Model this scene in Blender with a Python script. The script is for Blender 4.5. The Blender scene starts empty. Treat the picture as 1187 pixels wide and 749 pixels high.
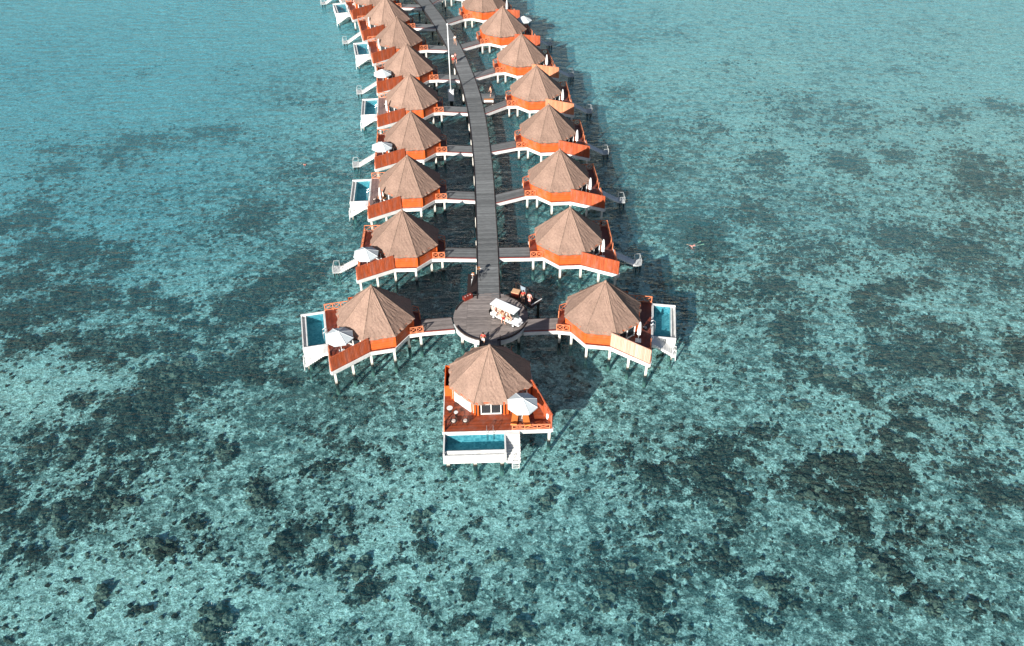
import bpy, math, random
import numpy as np
from mathutils import Matrix, Vector
random.seed(7); rng = np.random.default_rng(7)
SC = bpy.context.scene
COL = SC.collection
R = math.radians
# ------------------------------------------------------------------ helpers
class MB:
    """collects shapes for ONE mesh; every face can carry a tone (board-to-board variation)"""
    def __init__(s): s.v = []; s.f = []; s.t = []
    def add(s, vs, fs, tone=1.0):
        o = len(s.v); s.v += [tuple(map(float, p)) for p in vs]
        for f in fs: s.f.append([i + o for i in f]); s.t.append(tone)
    def box(s, x0, x1, y0, y1, z0, z1, tone=1.0):
        s.add([(x0,y0,z0),(x1,y0,z0),(x1,y1,z0),(x0,y1,z0),(x0,y0,z1),(x1,y0,z1),(x1,y1,z1),(x0,y1,z1)],
              [(0,3,2,1),(4,5,6,7),(0,1,5,4),(1,2,6,5),(2,3,7,6),(3,0,4,7)], tone)
    def beam(s, p, q, w, h, tone=1.0):
        """bar of width w (sideways) and height h between two points (centre line)"""
        p = Vector(p); q = Vector(q); d = (q - p).normalized()
        up = Vector((0,0,1)) if abs(d.z) < .95 else Vector((0,1,0))
        sd = d.cross(up).normalized(); u = sd.cross(d).normalized()
        a = sd * w / 2; b = u * h / 2
        vs = [c + i * a + j * b for c in (p, q) for i, j in ((-1,-1),(1,-1),(1,1),(-1,1))]
        s.add(vs, [(0,3,2,1),(4,5,6,7),(0,1,5,4),(1,2,6,5),(2,3,7,6),(3,0,4,7)], tone)
    def prism(s, poly, z0, z1, tone=1.0):
        a = sum(poly[i][0]*poly[(i+1)%len(poly)][1]-poly[(i+1)%len(poly)][0]*poly[i][1] for i in range(len(poly)))
        if a < 0: poly = poly[::-1]
        n = len(poly)
        s.add([(x,y,z0) for x,y in poly]+[(x,y,z1) for x,y in poly],
              [tuple(range(n-1,-1,-1)), tuple(range(n,2*n))]+[(i,(i+1)%n,(i+1)%n+n,i+n) for i in range(n)], tone)
    def tube(s, p, q, r0, r1=None, n=8, tone=1.0):
        r1 = r0 if r1 is None else r1
        p = Vector(p); q = Vector(q); d = (q-p).normalized()
        up = Vector((0,0,1)) if abs(d.z) < .95 else Vector((1,0,0))
        a = d.cross(up).normalized(); b = d.cross(a).normalized()
        vs = []
        for c, r in ((p,r0),(q,r1)):
            for k in range(n):
                t = 2*math.pi*k/n; vs.append(c + a*math.cos(t)*r + b*math.sin(t)*r)
        s.add(vs, [tuple(range(n)), tuple(range(2*n-1,n-1,-1))]+[(k+n,(k+1)%n+n,(k+1)%n,k) for k in range(n)], tone)
    def path(s, pts, r, n=6, tone=1.0):
        for a, b in zip(pts, pts[1:]): s.tube(a, b, r, r, n, tone)
    def ball(s, c, r, sz=1.0, n=8, m=5, tone=1.0):
        vs = [(c[0],c[1],c[2]+r*sz)]
        for i in range(1,m):
            ph = math.pi*i/m
            for k in range(n):
                t = 2*math.pi*k/n; vs.append((c[0]+r*math.sin(ph)*math.cos(t), c[1]+r*math.sin(ph)*math.sin(t), c[2]+r*sz*math.cos(ph)))
        vs.append((c[0],c[1],c[2]-r*sz)); L = len(vs)-1
        fs = [(0,1+k,1+(k+1)%n) for k in range(n)]
        for i in range(m-2):
            for k in range(n):
                a=1+i*n+k; b=1+i*n+(k+1)%n; fs.append((a,a+n,b+n,b))
        fs += [(L,1+(m-2)*n+(k+1)%n,1+(m-2)*n+k) for k in range(n)]
        s.add(vs, fs, tone)
    def disc(s, c, r, h, n=20, tone=1.0): s.tube((c[0],c[1],c[2]), (c[0],c[1],c[2]+h), r, r, n, tone)
    def xrail(s, p, q, h, n, z=0.0):
        """railing with crossed braces between two ground points"""
        p = Vector(p); q = Vector(q)
        for k in range(n+1):
            c = p.lerp(q, k/n); s.beam((c.x,c.y,c.z), (c.x,c.y,c.z+h+.04), .09, .09)
        for zz in (.12, h): s.beam((p.x,p.y,p.z+zz), (q.x,q.y,q.z+zz), .07, .08)
        for k in range(n):
            a = p.lerp(q,k/n); b = p.lerp(q,(k+1)/n)
            s.beam((a.x,a.y,a.z+.14),(b.x,b.y,b.z+h-.03),.04,.055); s.beam((a.x,a.y,a.z+h-.03),(b.x,b.y,b.z+.14),.034,.05)
    def build(s, name, mat, parent=None, sx=1, smooth=False):
        me = bpy.data.meshes.new(name)
        v = [(x*sx,y,z) for x,y,z in s.v]; f = [list(reversed(q)) for q in s.f] if sx < 0 else s.f
        me.from_pydata(v, [], f); me.validate()
        at = me.attributes.new('tone','FLOAT','FACE')
        if len(me.polygons) == len(s.t): at.data.foreach_set('value', s.t)
        else: at.data.foreach_set('value', [1.0]*len(me.polygons))
        if smooth: me.polygons.foreach_set('use_smooth', [True]*len(me.polygons))
        me.materials.append(mat); me.update()
        o = bpy.data.objects.new(name, me); COL.objects.link(o)
        if parent: o.parent = parent
        return o
def tag(o, label=None, cat=None, group=None, kind=None):
    for k, x in (('label',label),('category',cat),('group',group),('kind',kind)):
        if x: o[k] = x
    return o
def empty(name, loc=(0,0,0), rz=0, label=None, cat=None, group=None):
    o = bpy.data.objects.new(name, None); COL.objects.link(o); o.location = loc; o.rotation_euler = (0,0,rz)
    o.empty_display_size = .3
    return tag(o, label, cat, group)
def kids(o): return [c for c in COL.objects if c.parent == o]
def copy_tree(o, parent=None):
    c = o.copy(); COL.objects.link(c)
    if parent: c.parent = parent
    for ch in kids(o): copy_tree(ch, c)
    return c
def copy_fast(o):
    """copy a thing with parts and sub-parts (children lists gathered once)"""
    ch = {}
    for x in COL.objects:
        if x.parent: ch.setdefault(x.parent.name, []).append(x)
    def rec(a, par):
        c = a.copy(); COL.objects.link(c)
        if par: c.parent = par
        for k in ch.get(a.name, []): rec(k, c)
        return c
    return rec(o, None)
# ------------------------------------------------------------------ materials
def newmat(name):
    m = bpy.data.materials.new(name); m.use_nodes = True; nt = m.node_tree; nt.nodes.clear()
    return m, nt
def nd(nt, t, **kw):
    n = nt.nodes.new(t)
    for k, v in kw.items():
        if k.startswith('i_'): n.inputs[k[2:].replace('_',' ')].default_value = v
        else: setattr(n, k, v)
    return n
def ramp(nt, fac, stops, interp='LINEAR'):
    r = nt.nodes.new('ShaderNodeValToRGB'); r.color_ramp.interpolation = interp
    e = r.color_ramp.elements
    while len(e) < len(stops): e.new(.5)
    for el, (p, c) in zip(e, stops):
        el.position = p; el.color = (c,c,c,1) if isinstance(c,(int,float)) else (*c,1)
    nt.links.new(fac, r.inputs[0]); return r.outputs[0]
def mixc(nt, fac, a, b, mode='MIX'):
    m = nt.nodes.new('ShaderNodeMix'); m.data_type='RGBA'; m.blend_type = mode; m.clamp_factor = True
    F, A, B = m.inputs[0], m.inputs[6], m.inputs[7]
    if hasattr(fac,'links'): nt.links.new(fac, F)
    else: F.default_value = fac
    for s, v in ((A,a),(B,b)):
        if hasattr(v,'links'): nt.links.new(v, s)
        else: s.default_value = (*v,1)
    return m.outputs[2]
def math_(nt, op, a, b=None, c=None, clamp=False):
    m = nt.nodes.new('ShaderNodeMath'); m.operation = op; m.use_clamp = clamp
    for i, v in enumerate((a,b,c)):
        if v is None: continue
        if hasattr(v,'links'): nt.links.new(v, m.inputs[i])
        else: m.inputs[i].default_value = v
    return m.outputs[0]
def noise(nt, vec, scale, detail=4, rough=.55, dist=0.0):
    n = nd(nt,'ShaderNodeTexNoise'); n.inputs['Scale'].default_value = scale; n.inputs['Detail'].default_value = detail
    n.inputs['Roughness'].default_value = rough; n.inputs['Distortion'].default_value = dist
    nt.links.new(vec, n.inputs['Vector']); return n.outputs[0]
def mapping(nt, vec, scale=(1,1,1), rot=(0,0,0), loc=(0,0,0)):
    m = nd(nt,'ShaderNodeMapping'); m.inputs['Scale'].default_value = scale; m.inputs['Rotation'].default_value = rot
    m.inputs['Location'].default_value = loc
    nt.links.new(vec, m.inputs['Vector']); return m.outputs[0]
def finish(nt, color, rough=.7, height=None, bump=.3, dist=.02, spec=.3, metal=0.0):
    p = nd(nt,'ShaderNodeBsdfPrincipled'); o = nd(nt,'ShaderNodeOutputMaterial')
    if hasattr(color,'links'): nt.links.new(color, p.inputs['Base Color'])
    else: p.inputs['Base Color'].default_value = (*color,1)
    p.inputs['Roughness'].default_value = rough; p.inputs['Specular IOR Level'].default_value = spec
    p.inputs['Metallic'].default_value = metal
    if height is not None:
        b = nd(nt,'ShaderNodeBump'); b.inputs['Strength'].default_value = bump; b.inputs['Distance'].default_value = dist
        nt.links.new(height, b.inputs['Height']); nt.links.new(b.outputs[0], p.inputs['Normal'])
    nt.links.new(p.outputs[0], o.inputs['Surface'])
def simple(name, col, rough=.6, var=.15, scale=3.0, tone=True, spec=.3, grain=None, metal=0.0, weather=0):
    """painted / plain surface with mild wear; grain = stretch for wood fibre"""
    m, nt = newmat(name); tc = nd(nt,'ShaderNodeTexCoord'); v = tc.outputs['Object']
    if grain: v = mapping(nt, v, grain)
    n = noise(nt, v, scale, 5, .6)
    f = ramp(nt, n, [(.3, 1-var), (.7, 1+var*.6)])
    c = mixc(nt, 1.0, col, f, 'MULTIPLY')
    if weather:
        ww = noise(nt, mapping(nt, tc.outputs['Object'], (2.2,2.2,.5)), 1.0, 5, .65)
        c = mixc(nt, ramp(nt, ww, [(.48,0),(.72,weather)]), c, tuple(.55*q+.16 for q in col))
        c = mixc(nt, ramp(nt, ww, [(.28,.5),(.42,0)]), c, tuple(.45*q for q in col))
    if tone:
        a = nd(nt,'ShaderNodeAttribute', attribute_name='tone')
        c = mixc(nt, 1.0, c, a.outputs['Fac'], 'MULTIPLY')
    finish(nt, c, rough, n, .15, .01, spec, metal); return m
def boards(name, col, axis, width, rough=.6, var=.25, spec=.35, line=.35):
    """surface of boards: gaps every `width` m along object axis (0 = x, 1 = y, 2 = z)"""
    m, nt = newmat(name); tc = nd(nt,'ShaderNodeTexCoord'); sp = nd(nt,'ShaderNodeSeparateXYZ')
    nt.links.new(tc.outputs['Object'], sp.inputs[0]); x = sp.outputs[axis]
    u = math_(nt,'DIVIDE', x, width); fr = math_(nt,'FRACT', u); fl = math_(nt,'FLOOR', u)
    wn = nd(nt,'ShaderNodeTexWhiteNoise', noise_dimensions='1D'); nt.links.new(fl, wn.inputs['W'])
    edge = math_(nt,'ABSOLUTE', math_(nt,'SUBTRACT', fr, .5))
    gap = ramp(nt, edge, [(.44, 1.0), (.48, line)])
    st = [1,1,1]; st[axis] = 6.0; k = (axis+1) % 3; st[k] = .6
    n = noise(nt, mapping(nt, tc.outputs['Object'], tuple(st)), 3.0, 5, .6)
    f = ramp(nt, n, [(.3, 1-var), (.7, 1+var*.5)])
    bt = math_(nt,'MULTIPLY_ADD', wn.outputs['Value'], var*1.4, 1-var*.7)
    c = mixc(nt, 1.0, col, f, 'MULTIPLY'); c = mixc(nt, 1.0, c, bt, 'MULTIPLY'); c = mixc(nt, 1.0, c, gap, 'MULTIPLY')
    ww = noise(nt, mapping(nt, tc.outputs['Object'], (1,1,.6), loc=(3,1,0)), 1.1, 5, .65)
    c = mixc(nt, ramp(nt, ww, [(.48,0),(.74,.55)]), c, tuple(.5*q+.12 for q in col))
    c = mixc(nt, ramp(nt, ww, [(.28,.5),(.42,0)]), c, tuple(.45*q for q in col))
    finish(nt, c, rough, gap, .4, .02, spec); return m
M = {}
M['white'] = simple('white_paint', (.66,.66,.64), .5, .2, 1.5)
M['pole_white'] = simple('galvanised_white', (.72,.73,.72), .5, .1, 1.5)
def pile():
    m, nt = newmat('white_concrete_pile'); tc = nd(nt,'ShaderNodeTexCoord'); sp = nd(nt,'ShaderNodeSeparateXYZ'); nt.links.new(tc.outputs['Object'], sp.inputs[0])
    n = noise(nt, tc.outputs['Object'], 4, 5, .7)
    t = math_(nt,'ADD', sp.outputs[2], math_(nt,'MULTIPLY', n, .7))     # splash-zone stain, up to about half a metre above the water
    c = mixc(nt, ramp(nt, math_(nt,'DIVIDE', t, 1.6), [(.30,0),(.62,1)]), (.10,.10,.075), (.60,.58,.53))
    c = mixc(nt, ramp(nt, n, [(.3,.35),(.5,0)]), c, (.33,.29,.23))
    finish(nt, c, .75, n, .2, .01); return m
M['pile'] = pile()
def growth():
    m, nt = newmat('algae_growth'); tc = nd(nt,'ShaderNodeTexCoord'); sp = nd(nt,'ShaderNodeSeparateXYZ'); nt.links.new(tc.outputs['Object'], sp.inputs[0])
    n = noise(nt, tc.outputs['Object'], 5, 5, .7)
    t = math_(nt,'ADD', sp.outputs[2], math_(nt,'MULTIPLY', n, .6))     # black mussel band at the waterline, paler algae below
    c = mixc(nt, ramp(nt, math_(nt,'ADD', t, .9), [(.15,1),(.75,0)]), (.018,.022,.02), (.12,.15,.12))
    finish(nt, c, .9, n, .4, .02); return m
M['pile_dark'] = growth()
M['orange'] = boards('orange_cladding', (.56,.10,.02), 2, .16, .55, .2, line=.55)
M['orange_plain'] = simple('orange_timber', (.56,.10,.018), .5, .15, 2, grain=(4,4,.6))
M['fence'] = simple('orange_fence_boards', (.43,.088,.03), .6, .3, 2, grain=(5,5,.5), weather=.5)
M['fence_faded'] = simple('faded_fence_boards', (.60,.23,.12), .6, .2, 2, grain=(5,5,.5), weather=.4)
M['deck_oiled'] = boards('oiled_deck_boards', (.24,.052,.02), 0, .14, .35, .35, .4, .4)
M['fence_pale'] = simple('bleached_fence_boards', (.62,.36,.27), .6, .12, 2, grain=(5,5,.5))
M['rail'] = simple('salmon_rail_timber', (.58,.19,.09), .6, .15, 3)
M['deck'] = boards('red_deck_boards', (.165,.033,.015), 0, .14, .4, .3, .4, .45)
M['deck_pale'] = boards('weathered_deck_boards', (.22,.15,.14), 0, .14, .6, .25, .3, .5)
M['grey_wood'] = simple('weathered_grey_board', (.225,.195,.182), .6, .35, 1.5, grain=(1,6,1), spec=.35)
M['grey_wood_x'] = simple('weathered_grey_bridge_board', (.155,.162,.163), .6, .35, 1.5, grain=(1,6,1), spec=.35)
M['dark_wood'] = simple('dark_stained_wood', (.03,.02,.018), .6, .3, 3)
M['red_wood'] = simple('red_stained_wood', (.20,.03,.02), .5, .3, 3)
M['canvas'] = simple('white_canvas', (.50,.55,.57), .8, .06, 2)
M['canvas_w'] = simple('bright_canvas', (.66,.67,.67), .8, .05, 2)
M['cushion'] = simple('orange_cushion', (.75,.22,.05), .8, .1, 3)
M['landing_grey'] = simple('weathered_landing', (.42,.44,.44), .7, .3, 4)
M['teak'] = simple('teak', (.42,.17,.06), .5, .25, 4)
M['frame_dark'] = simple('dark_rattan', (.05,.03,.025), .6, .3, 8)
M['offwhite'] = simple('offwhite_fabric', (.50,.42,.38), .8, .1, 3)
M['steel'] = simple('brushed_steel', (.6,.62,.63), .3, .05, 3, metal=.9)
M['glass'] = simple('dark_glass', (.02,.03,.035), .08, .1, 1, spec=.8)
M['curtain'] = simple('white_curtain', (.48,.45,.42), .8, .15, 6, grain=(6,6,.4))
M['bed'] = simple('room_beige', (.5,.35,.28), .8, .2, 3)
M['black'] = simple('black_plastic', (.015,.015,.015), .5, .2, 3)
M['tyre'] = simple('rubber', (.02,.02,.02), .8, .2, 3)
M['buggy_white'] = simple('buggy_white_plastic', (.8,.82,.82), .35, .05, 2, spec=.5)
M['seat'] = simple('beige_vinyl', (.55,.47,.40), .5, .1, 3)
M['skin'] = simple('skin', (.42,.22,.14), .55, .08, 5)
M['skin_light'] = simple('light_skin', (.62,.36,.26), .55, .08, 5)
M['cloth_white'] = simple('white_cloth', (.75,.72,.70), .85, .1, 6)
M['cloth_red'] = simple('red_cloth', (.55,.05,.04), .85, .15, 6)
M['cloth_pink'] = simple('pink_cloth', (.75,.32,.30), .85, .1, 6)
M['cloth_dark'] = simple('dark_cloth', (.03,.025,.03), .85, .2, 6)
M['cloth_tan'] = simple('tan_cloth', (.50,.28,.17), .85, .2, 6)
M['cloth_blue'] = simple('blue_grey_cloth', (.22,.28,.33), .85, .2, 6)
M['hair_dark'] = simple('dark_hair', (.02,.012,.01), .6, .3, 10)
M['hair_brown'] = simple('auburn_hair', (.22,.06,.03), .6, .3, 10)
M['fin'] = simple('pale_fin_rubber', (.75,.72,.45), .5, .1, 4)
# thatch: dense straw fibres running down the slope, speckled
def thatch():
    m, nt = newmat('thatch'); tc = nd(nt,'ShaderNodeTexCoord'); ob = tc.outputs['Object']
    uv = tc.outputs['UV']
    fib = noise(nt, mapping(nt, uv, (15,4.5,1)), 1.0, 5, .7)
    cl = noise(nt, ob, 5.0, 6, .7); big = noise(nt, ob, .8, 4, .6)
    spk = noise(nt, ob, 9, 4, .85)
    lay = nd(nt,'ShaderNodeTexWave', wave_type='BANDS', bands_direction='Y'); lay.inputs['Scale'].default_value = .9
    lay.inputs['Distortion'].default_value = 2.2; lay.inputs['Detail'].default_value = 3; nt.links.new(uv, lay.inputs['Vector'])
    c = mixc(nt, ramp(nt, fib, [(.3,0),(.7,1)]), (.175,.113,.09), (.30,.20,.158))
    c = mixc(nt, ramp(nt, cl, [(.35,.0),(.65,.55)]), c, (.31,.215,.165))
    c = mixc(nt, ramp(nt, spk, [(.56,0),(.70,.8)]), c, (.09,.055,.042))
    c = mixc(nt, ramp(nt, spk, [(.26,.5),(.40,0)]), c, (.58,.44,.36))
    c = mixc(nt, 1.0, c, ramp(nt, big, [(.3,.82),(.7,1.1)]), 'MULTIPLY')
    c = mixc(nt, 1.0, c, ramp(nt, lay.outputs[0], [(0,.97),(.5,1.01)]), 'MULTIPLY')
    oi = nd(nt,'ShaderNodeObjectInfo')
    c = mixc(nt, 1.0, c, math_(nt,'MULTIPLY_ADD', oi.outputs['Random'], .24, .86), 'MULTIPLY')
    h = math_(nt,'ADD', fib, math_(nt,'MULTIPLY', cl, .8))
    finish(nt, c, .95, h, .6, .06, .05); return m
M['thatch'] = thatch()
M['thatch_ridge'] = simple('thatch_ridge', (.20,.14,.11), .95, .4, 5, spec=.05)
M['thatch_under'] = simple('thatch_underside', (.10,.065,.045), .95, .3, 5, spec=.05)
# sea: ripples on a clear layer; light passes to the seabed, part is scattered in the water
def sea_mat(name, tint, scat, scatc, rip, rscale, rough=.12):
    m, nt = newmat(name); tc = nd(nt,'ShaderNodeTexCoord'); ob = tc.outputs['Object']
    w1 = noise(nt, mapping(nt, ob, (1,2.2,1), (0,0,R(14))), rscale, 5, .6, .6)
    w2 = noise(nt, mapping(nt, ob, (1,2.6,1), (0,0,R(-12))), rscale*.22, 3, .5, .4)
    h = math_(nt,'ADD', w1, math_(nt,'MULTIPLY', w2, 2.0))
    b = nd(nt,'ShaderNodeBump'); b.inputs['Strength'].default_value = rip; b.inputs['Distance'].default_value = .30
    nt.links.new(h, b.inputs['Height'])
    tr = nd(nt,'ShaderNodeBsdfTransparent'); tr.inputs[0].default_value = (*tint,1)
    if scat is None:   # deeper water takes out more red
        dp_ = nd(nt,'ShaderNodeAttribute', attribute_name='deep').outputs['Fac']
        nt.links.new(mixc(nt, dp_, tint, (.45,.80,.88)), tr.inputs[0])
    df = nd(nt,'ShaderNodeBsdfDiffuse'); df.inputs[0].default_value = (*scatc,1); nt.links.new(b.outputs[0], df.inputs['Normal'])
    gl = nd(nt,'ShaderNodeBsdfGlossy'); gl.inputs['Roughness'].default_value = rough; nt.links.new(b.outputs[0], gl.inputs['Normal'])
    # Schlick reflectance of water, the same from above and below
    ge = nd(nt,'ShaderNodeNewGeometry'); dp = nd(nt,'ShaderNodeVectorMath', operation='DOT_PRODUCT')
    nt.links.new(b.outputs[0], dp.inputs[0]); nt.links.new(ge.outputs['Incoming'], dp.inputs[1])
    cs = math_(nt,'ABSOLUTE', dp.outputs['Value']); fr5 = math_(nt,'POWER', math_(nt,'SUBTRACT', 1.0, cs, clamp=True), 5.0)
    frs = math_(nt,'MULTIPLY_ADD', fr5, .98, .02)
    m1 = nd(nt,'ShaderNodeMixShader'); m2 = nd(nt,'ShaderNodeMixShader'); o = nd(nt,'ShaderNodeOutputMaterial')
    nt.links.new(tr.outputs[0], m1.inputs[1]); nt.links.new(df.outputs[0], m1.inputs[2])
    if scat is None:   # open sea: turbid where attribute 'haze' (suspended sand, deeper water) is high
        a = nd(nt,'ShaderNodeAttribute', attribute_name='turbid')
        nv = noise(nt, ob, .035, 3, .5)
        f = math_(nt,'ADD', a.outputs['Fac'], ramp(nt, nv, [(.3,0.0),(.7,.06)]))
        nt.links.new(f, m1.inputs[0])
    else: m1.inputs[0].default_value = scat
    nt.links.new(frs, m2.inputs[0])
    nt.links.new(m1.outputs[0], m2.inputs[1]); nt.links.new(gl.outputs[0], m2.inputs[2]); nt.links.new(m2.outputs[0], o.inputs['Surface'])
    return m
M['sea'] = sea_mat('sea_water', (.645,.93,.945), None, (.10,.50,.64), .7, 1.5)
M['pool_water'] = sea_mat('pool_water', (.58,.86,.90), .06, (.06,.34,.42), .10, 5.0, .05)
def pool_tile():
    m, nt = newmat('pool_mosaic'); tc = nd(nt,'ShaderNodeTexCoord')
    v = nd(nt,'ShaderNodeTexVoronoi', feature='F1', distance='CHEBYCHEV'); v.inputs['Scale'].default_value = 5.5; v.inputs['Randomness'].default_value = .15
    nt.links.new(tc.outputs['Object'], v.inputs['Vector'])
    c = mixc(nt, ramp(nt, v.outputs['Color'], [(.2,0),(.8,1)]), (.08,.24,.29), (.22,.42,.46))
    finish(nt, c, .3); return m
M['pool_tile'] = pool_tile()
# seabed: sand, rubble and living reef; attribute 'reef' says where reef has grown
def seabed():
    m, nt = newmat('sand_and_reef'); tc = nd(nt,'ShaderNodeTexCoord'); ob = tc.outputs['Object']
    at = nd(nt,'ShaderNodeAttribute', attribute_name='reef').outputs['Fac']
    a2 = nd(nt,'ShaderNodeAttribute', attribute_name='rubble_shade').outputs['Fac']
    s1 = noise(nt, ob, .55, 8, .68, .4); s2 = noise(nt, ob, 2.3, 7, .7, .3); s3 = noise(nt, ob, 6.5, 4, .75)
    sand = mixc(nt, ramp(nt, s2, [(.36,0),(.60,1)]), (.29,.31,.285), (.96,.95,.91))
    sand = mixc(nt, ramp(nt, s3, [(.38,.8),(.55,0)]), sand, (.17,.19,.15))
    sand = mixc(nt, ramp(nt, s3, [(.58,0),(.70,.7)]), sand, (.95,.94,.88))  # pale sand specks, brightened to stand in for caustic light
    # rubble / sea grass mottling: ragged clumps of two sizes, plus shade painted between the rows
    nv = nd(nt,'ShaderNodeTexNoise'); nv.inputs['Scale'].default_value = 2.0; nv.inputs['Detail'].default_value = 4; nt.links.new(ob, nv.inputs['Vector'])
    va = nd(nt,'ShaderNodeVectorMath', operation='MULTIPLY_ADD'); nt.links.new(nv.outputs['Color'], va.inputs[0]); va.inputs[1].default_value = (1.1,1.1,1.1); nt.links.new(ob, va.inputs[2])
    def cells(sc):
        q = nd(nt,'ShaderNodeTexVoronoi', feature='F1'); q.inputs['Scale'].default_value = sc
        nt.links.new(va.outputs[0], q.inputs['Vector']); sp = nd(nt,'ShaderNodeSeparateColor'); nt.links.new(q.outputs['Color'], sp.inputs[0]); return sp.outputs[0], q.outputs['Distance']
    c1, d1 = cells(1.5); c2, d2 = cells(3.8)
    cv = math_(nt,'ADD', math_(nt,'MULTIPLY', c1, .55), math_(nt,'MULTIPLY', c2, .45))
    rub_shade = math_(nt,'ADD', math_(nt,'MULTIPLY', s1, .9), math_(nt,'MULTIPLY', cv, .60))
    rub_shade = math_(nt,'ADD', rub_shade, math_(nt,'MULTIPLY_ADD', a2, .48, -.45))
    rf = ramp(nt, rub_shade, [(.42,0),(.58,.62),(.72,.97)])
    dk = mixc(nt, ramp(nt, s3, [(.38,0),(.62,1)]), (.022,.036,.040), (.15,.18,.165))
    c = mixc(nt, rf, sand, dk)
    # reef proper
    n1 = noise(nt, ob, 1.25, 8, .78, .6)
    v = nd(nt,'ShaderNodeTexVoronoi', feature='F1'); v.inputs['Scale'].default_value = 1.5; v.inputs['Randomness'].default_value = 1
    nt.links.new(ob, v.inputs['Vector'])
    k = math_(nt,'ADD', math_(nt,'MULTIPLY', n1, .85), math_(nt,'MULTIPLY', s2, .55)); k = math_(nt,'SUBTRACT', k, .20)
    k = math_(nt,'ADD', k, math_(nt,'MULTIPLY_ADD', cv, .22, -.14))
    k = math_(nt,'ADD', k, math_(nt,'MULTIPLY_ADD', at, .38, -.15))
    cf = ramp(nt, k, [(.49,0),(.53,.6),(.60,.97)])
    cc = mixc(nt, ramp(nt, math_(nt,'ADD',math_(nt,'MULTIPLY',s3,.8),math_(nt,'MULTIPLY',c2,.22)), [(.46,0),(.66,1)]), (.005,.010,.013), (.095,.085,.07))
    c = mixc(nt, cf, c, cc)
    h = math_(nt,'ADD', math_(nt,'MULTIPLY', s2, .7), math_(nt,'ADD', math_(nt,'MULTIPLY', s3, .35), math_(nt,'MULTIPLY', cf, .6)))
    finish(nt, c, .95, h, .7, .35, .05); return m
M['seabed'] = seabed()
def coral_mat():
    m, nt = newmat('coral'); tc = nd(nt,'ShaderNodeTexCoord'); ob = tc.outputs['Object']
    a = nd(nt,'ShaderNodeAttribute', attribute_name='tone').outputs['Fac']
    n = noise(nt, ob, 5.0, 5, .7)
    c = mixc(nt, ramp(nt, n, [(.38,0),(.64,1)]), (.008,.013,.016), (.13,.105,.08))
    c = mixc(nt, 1.0, c, a, 'MULTIPLY')
    finish(nt, c, .95, n, .6, .12, .05); return m
M['coral'] = coral_mat()
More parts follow.
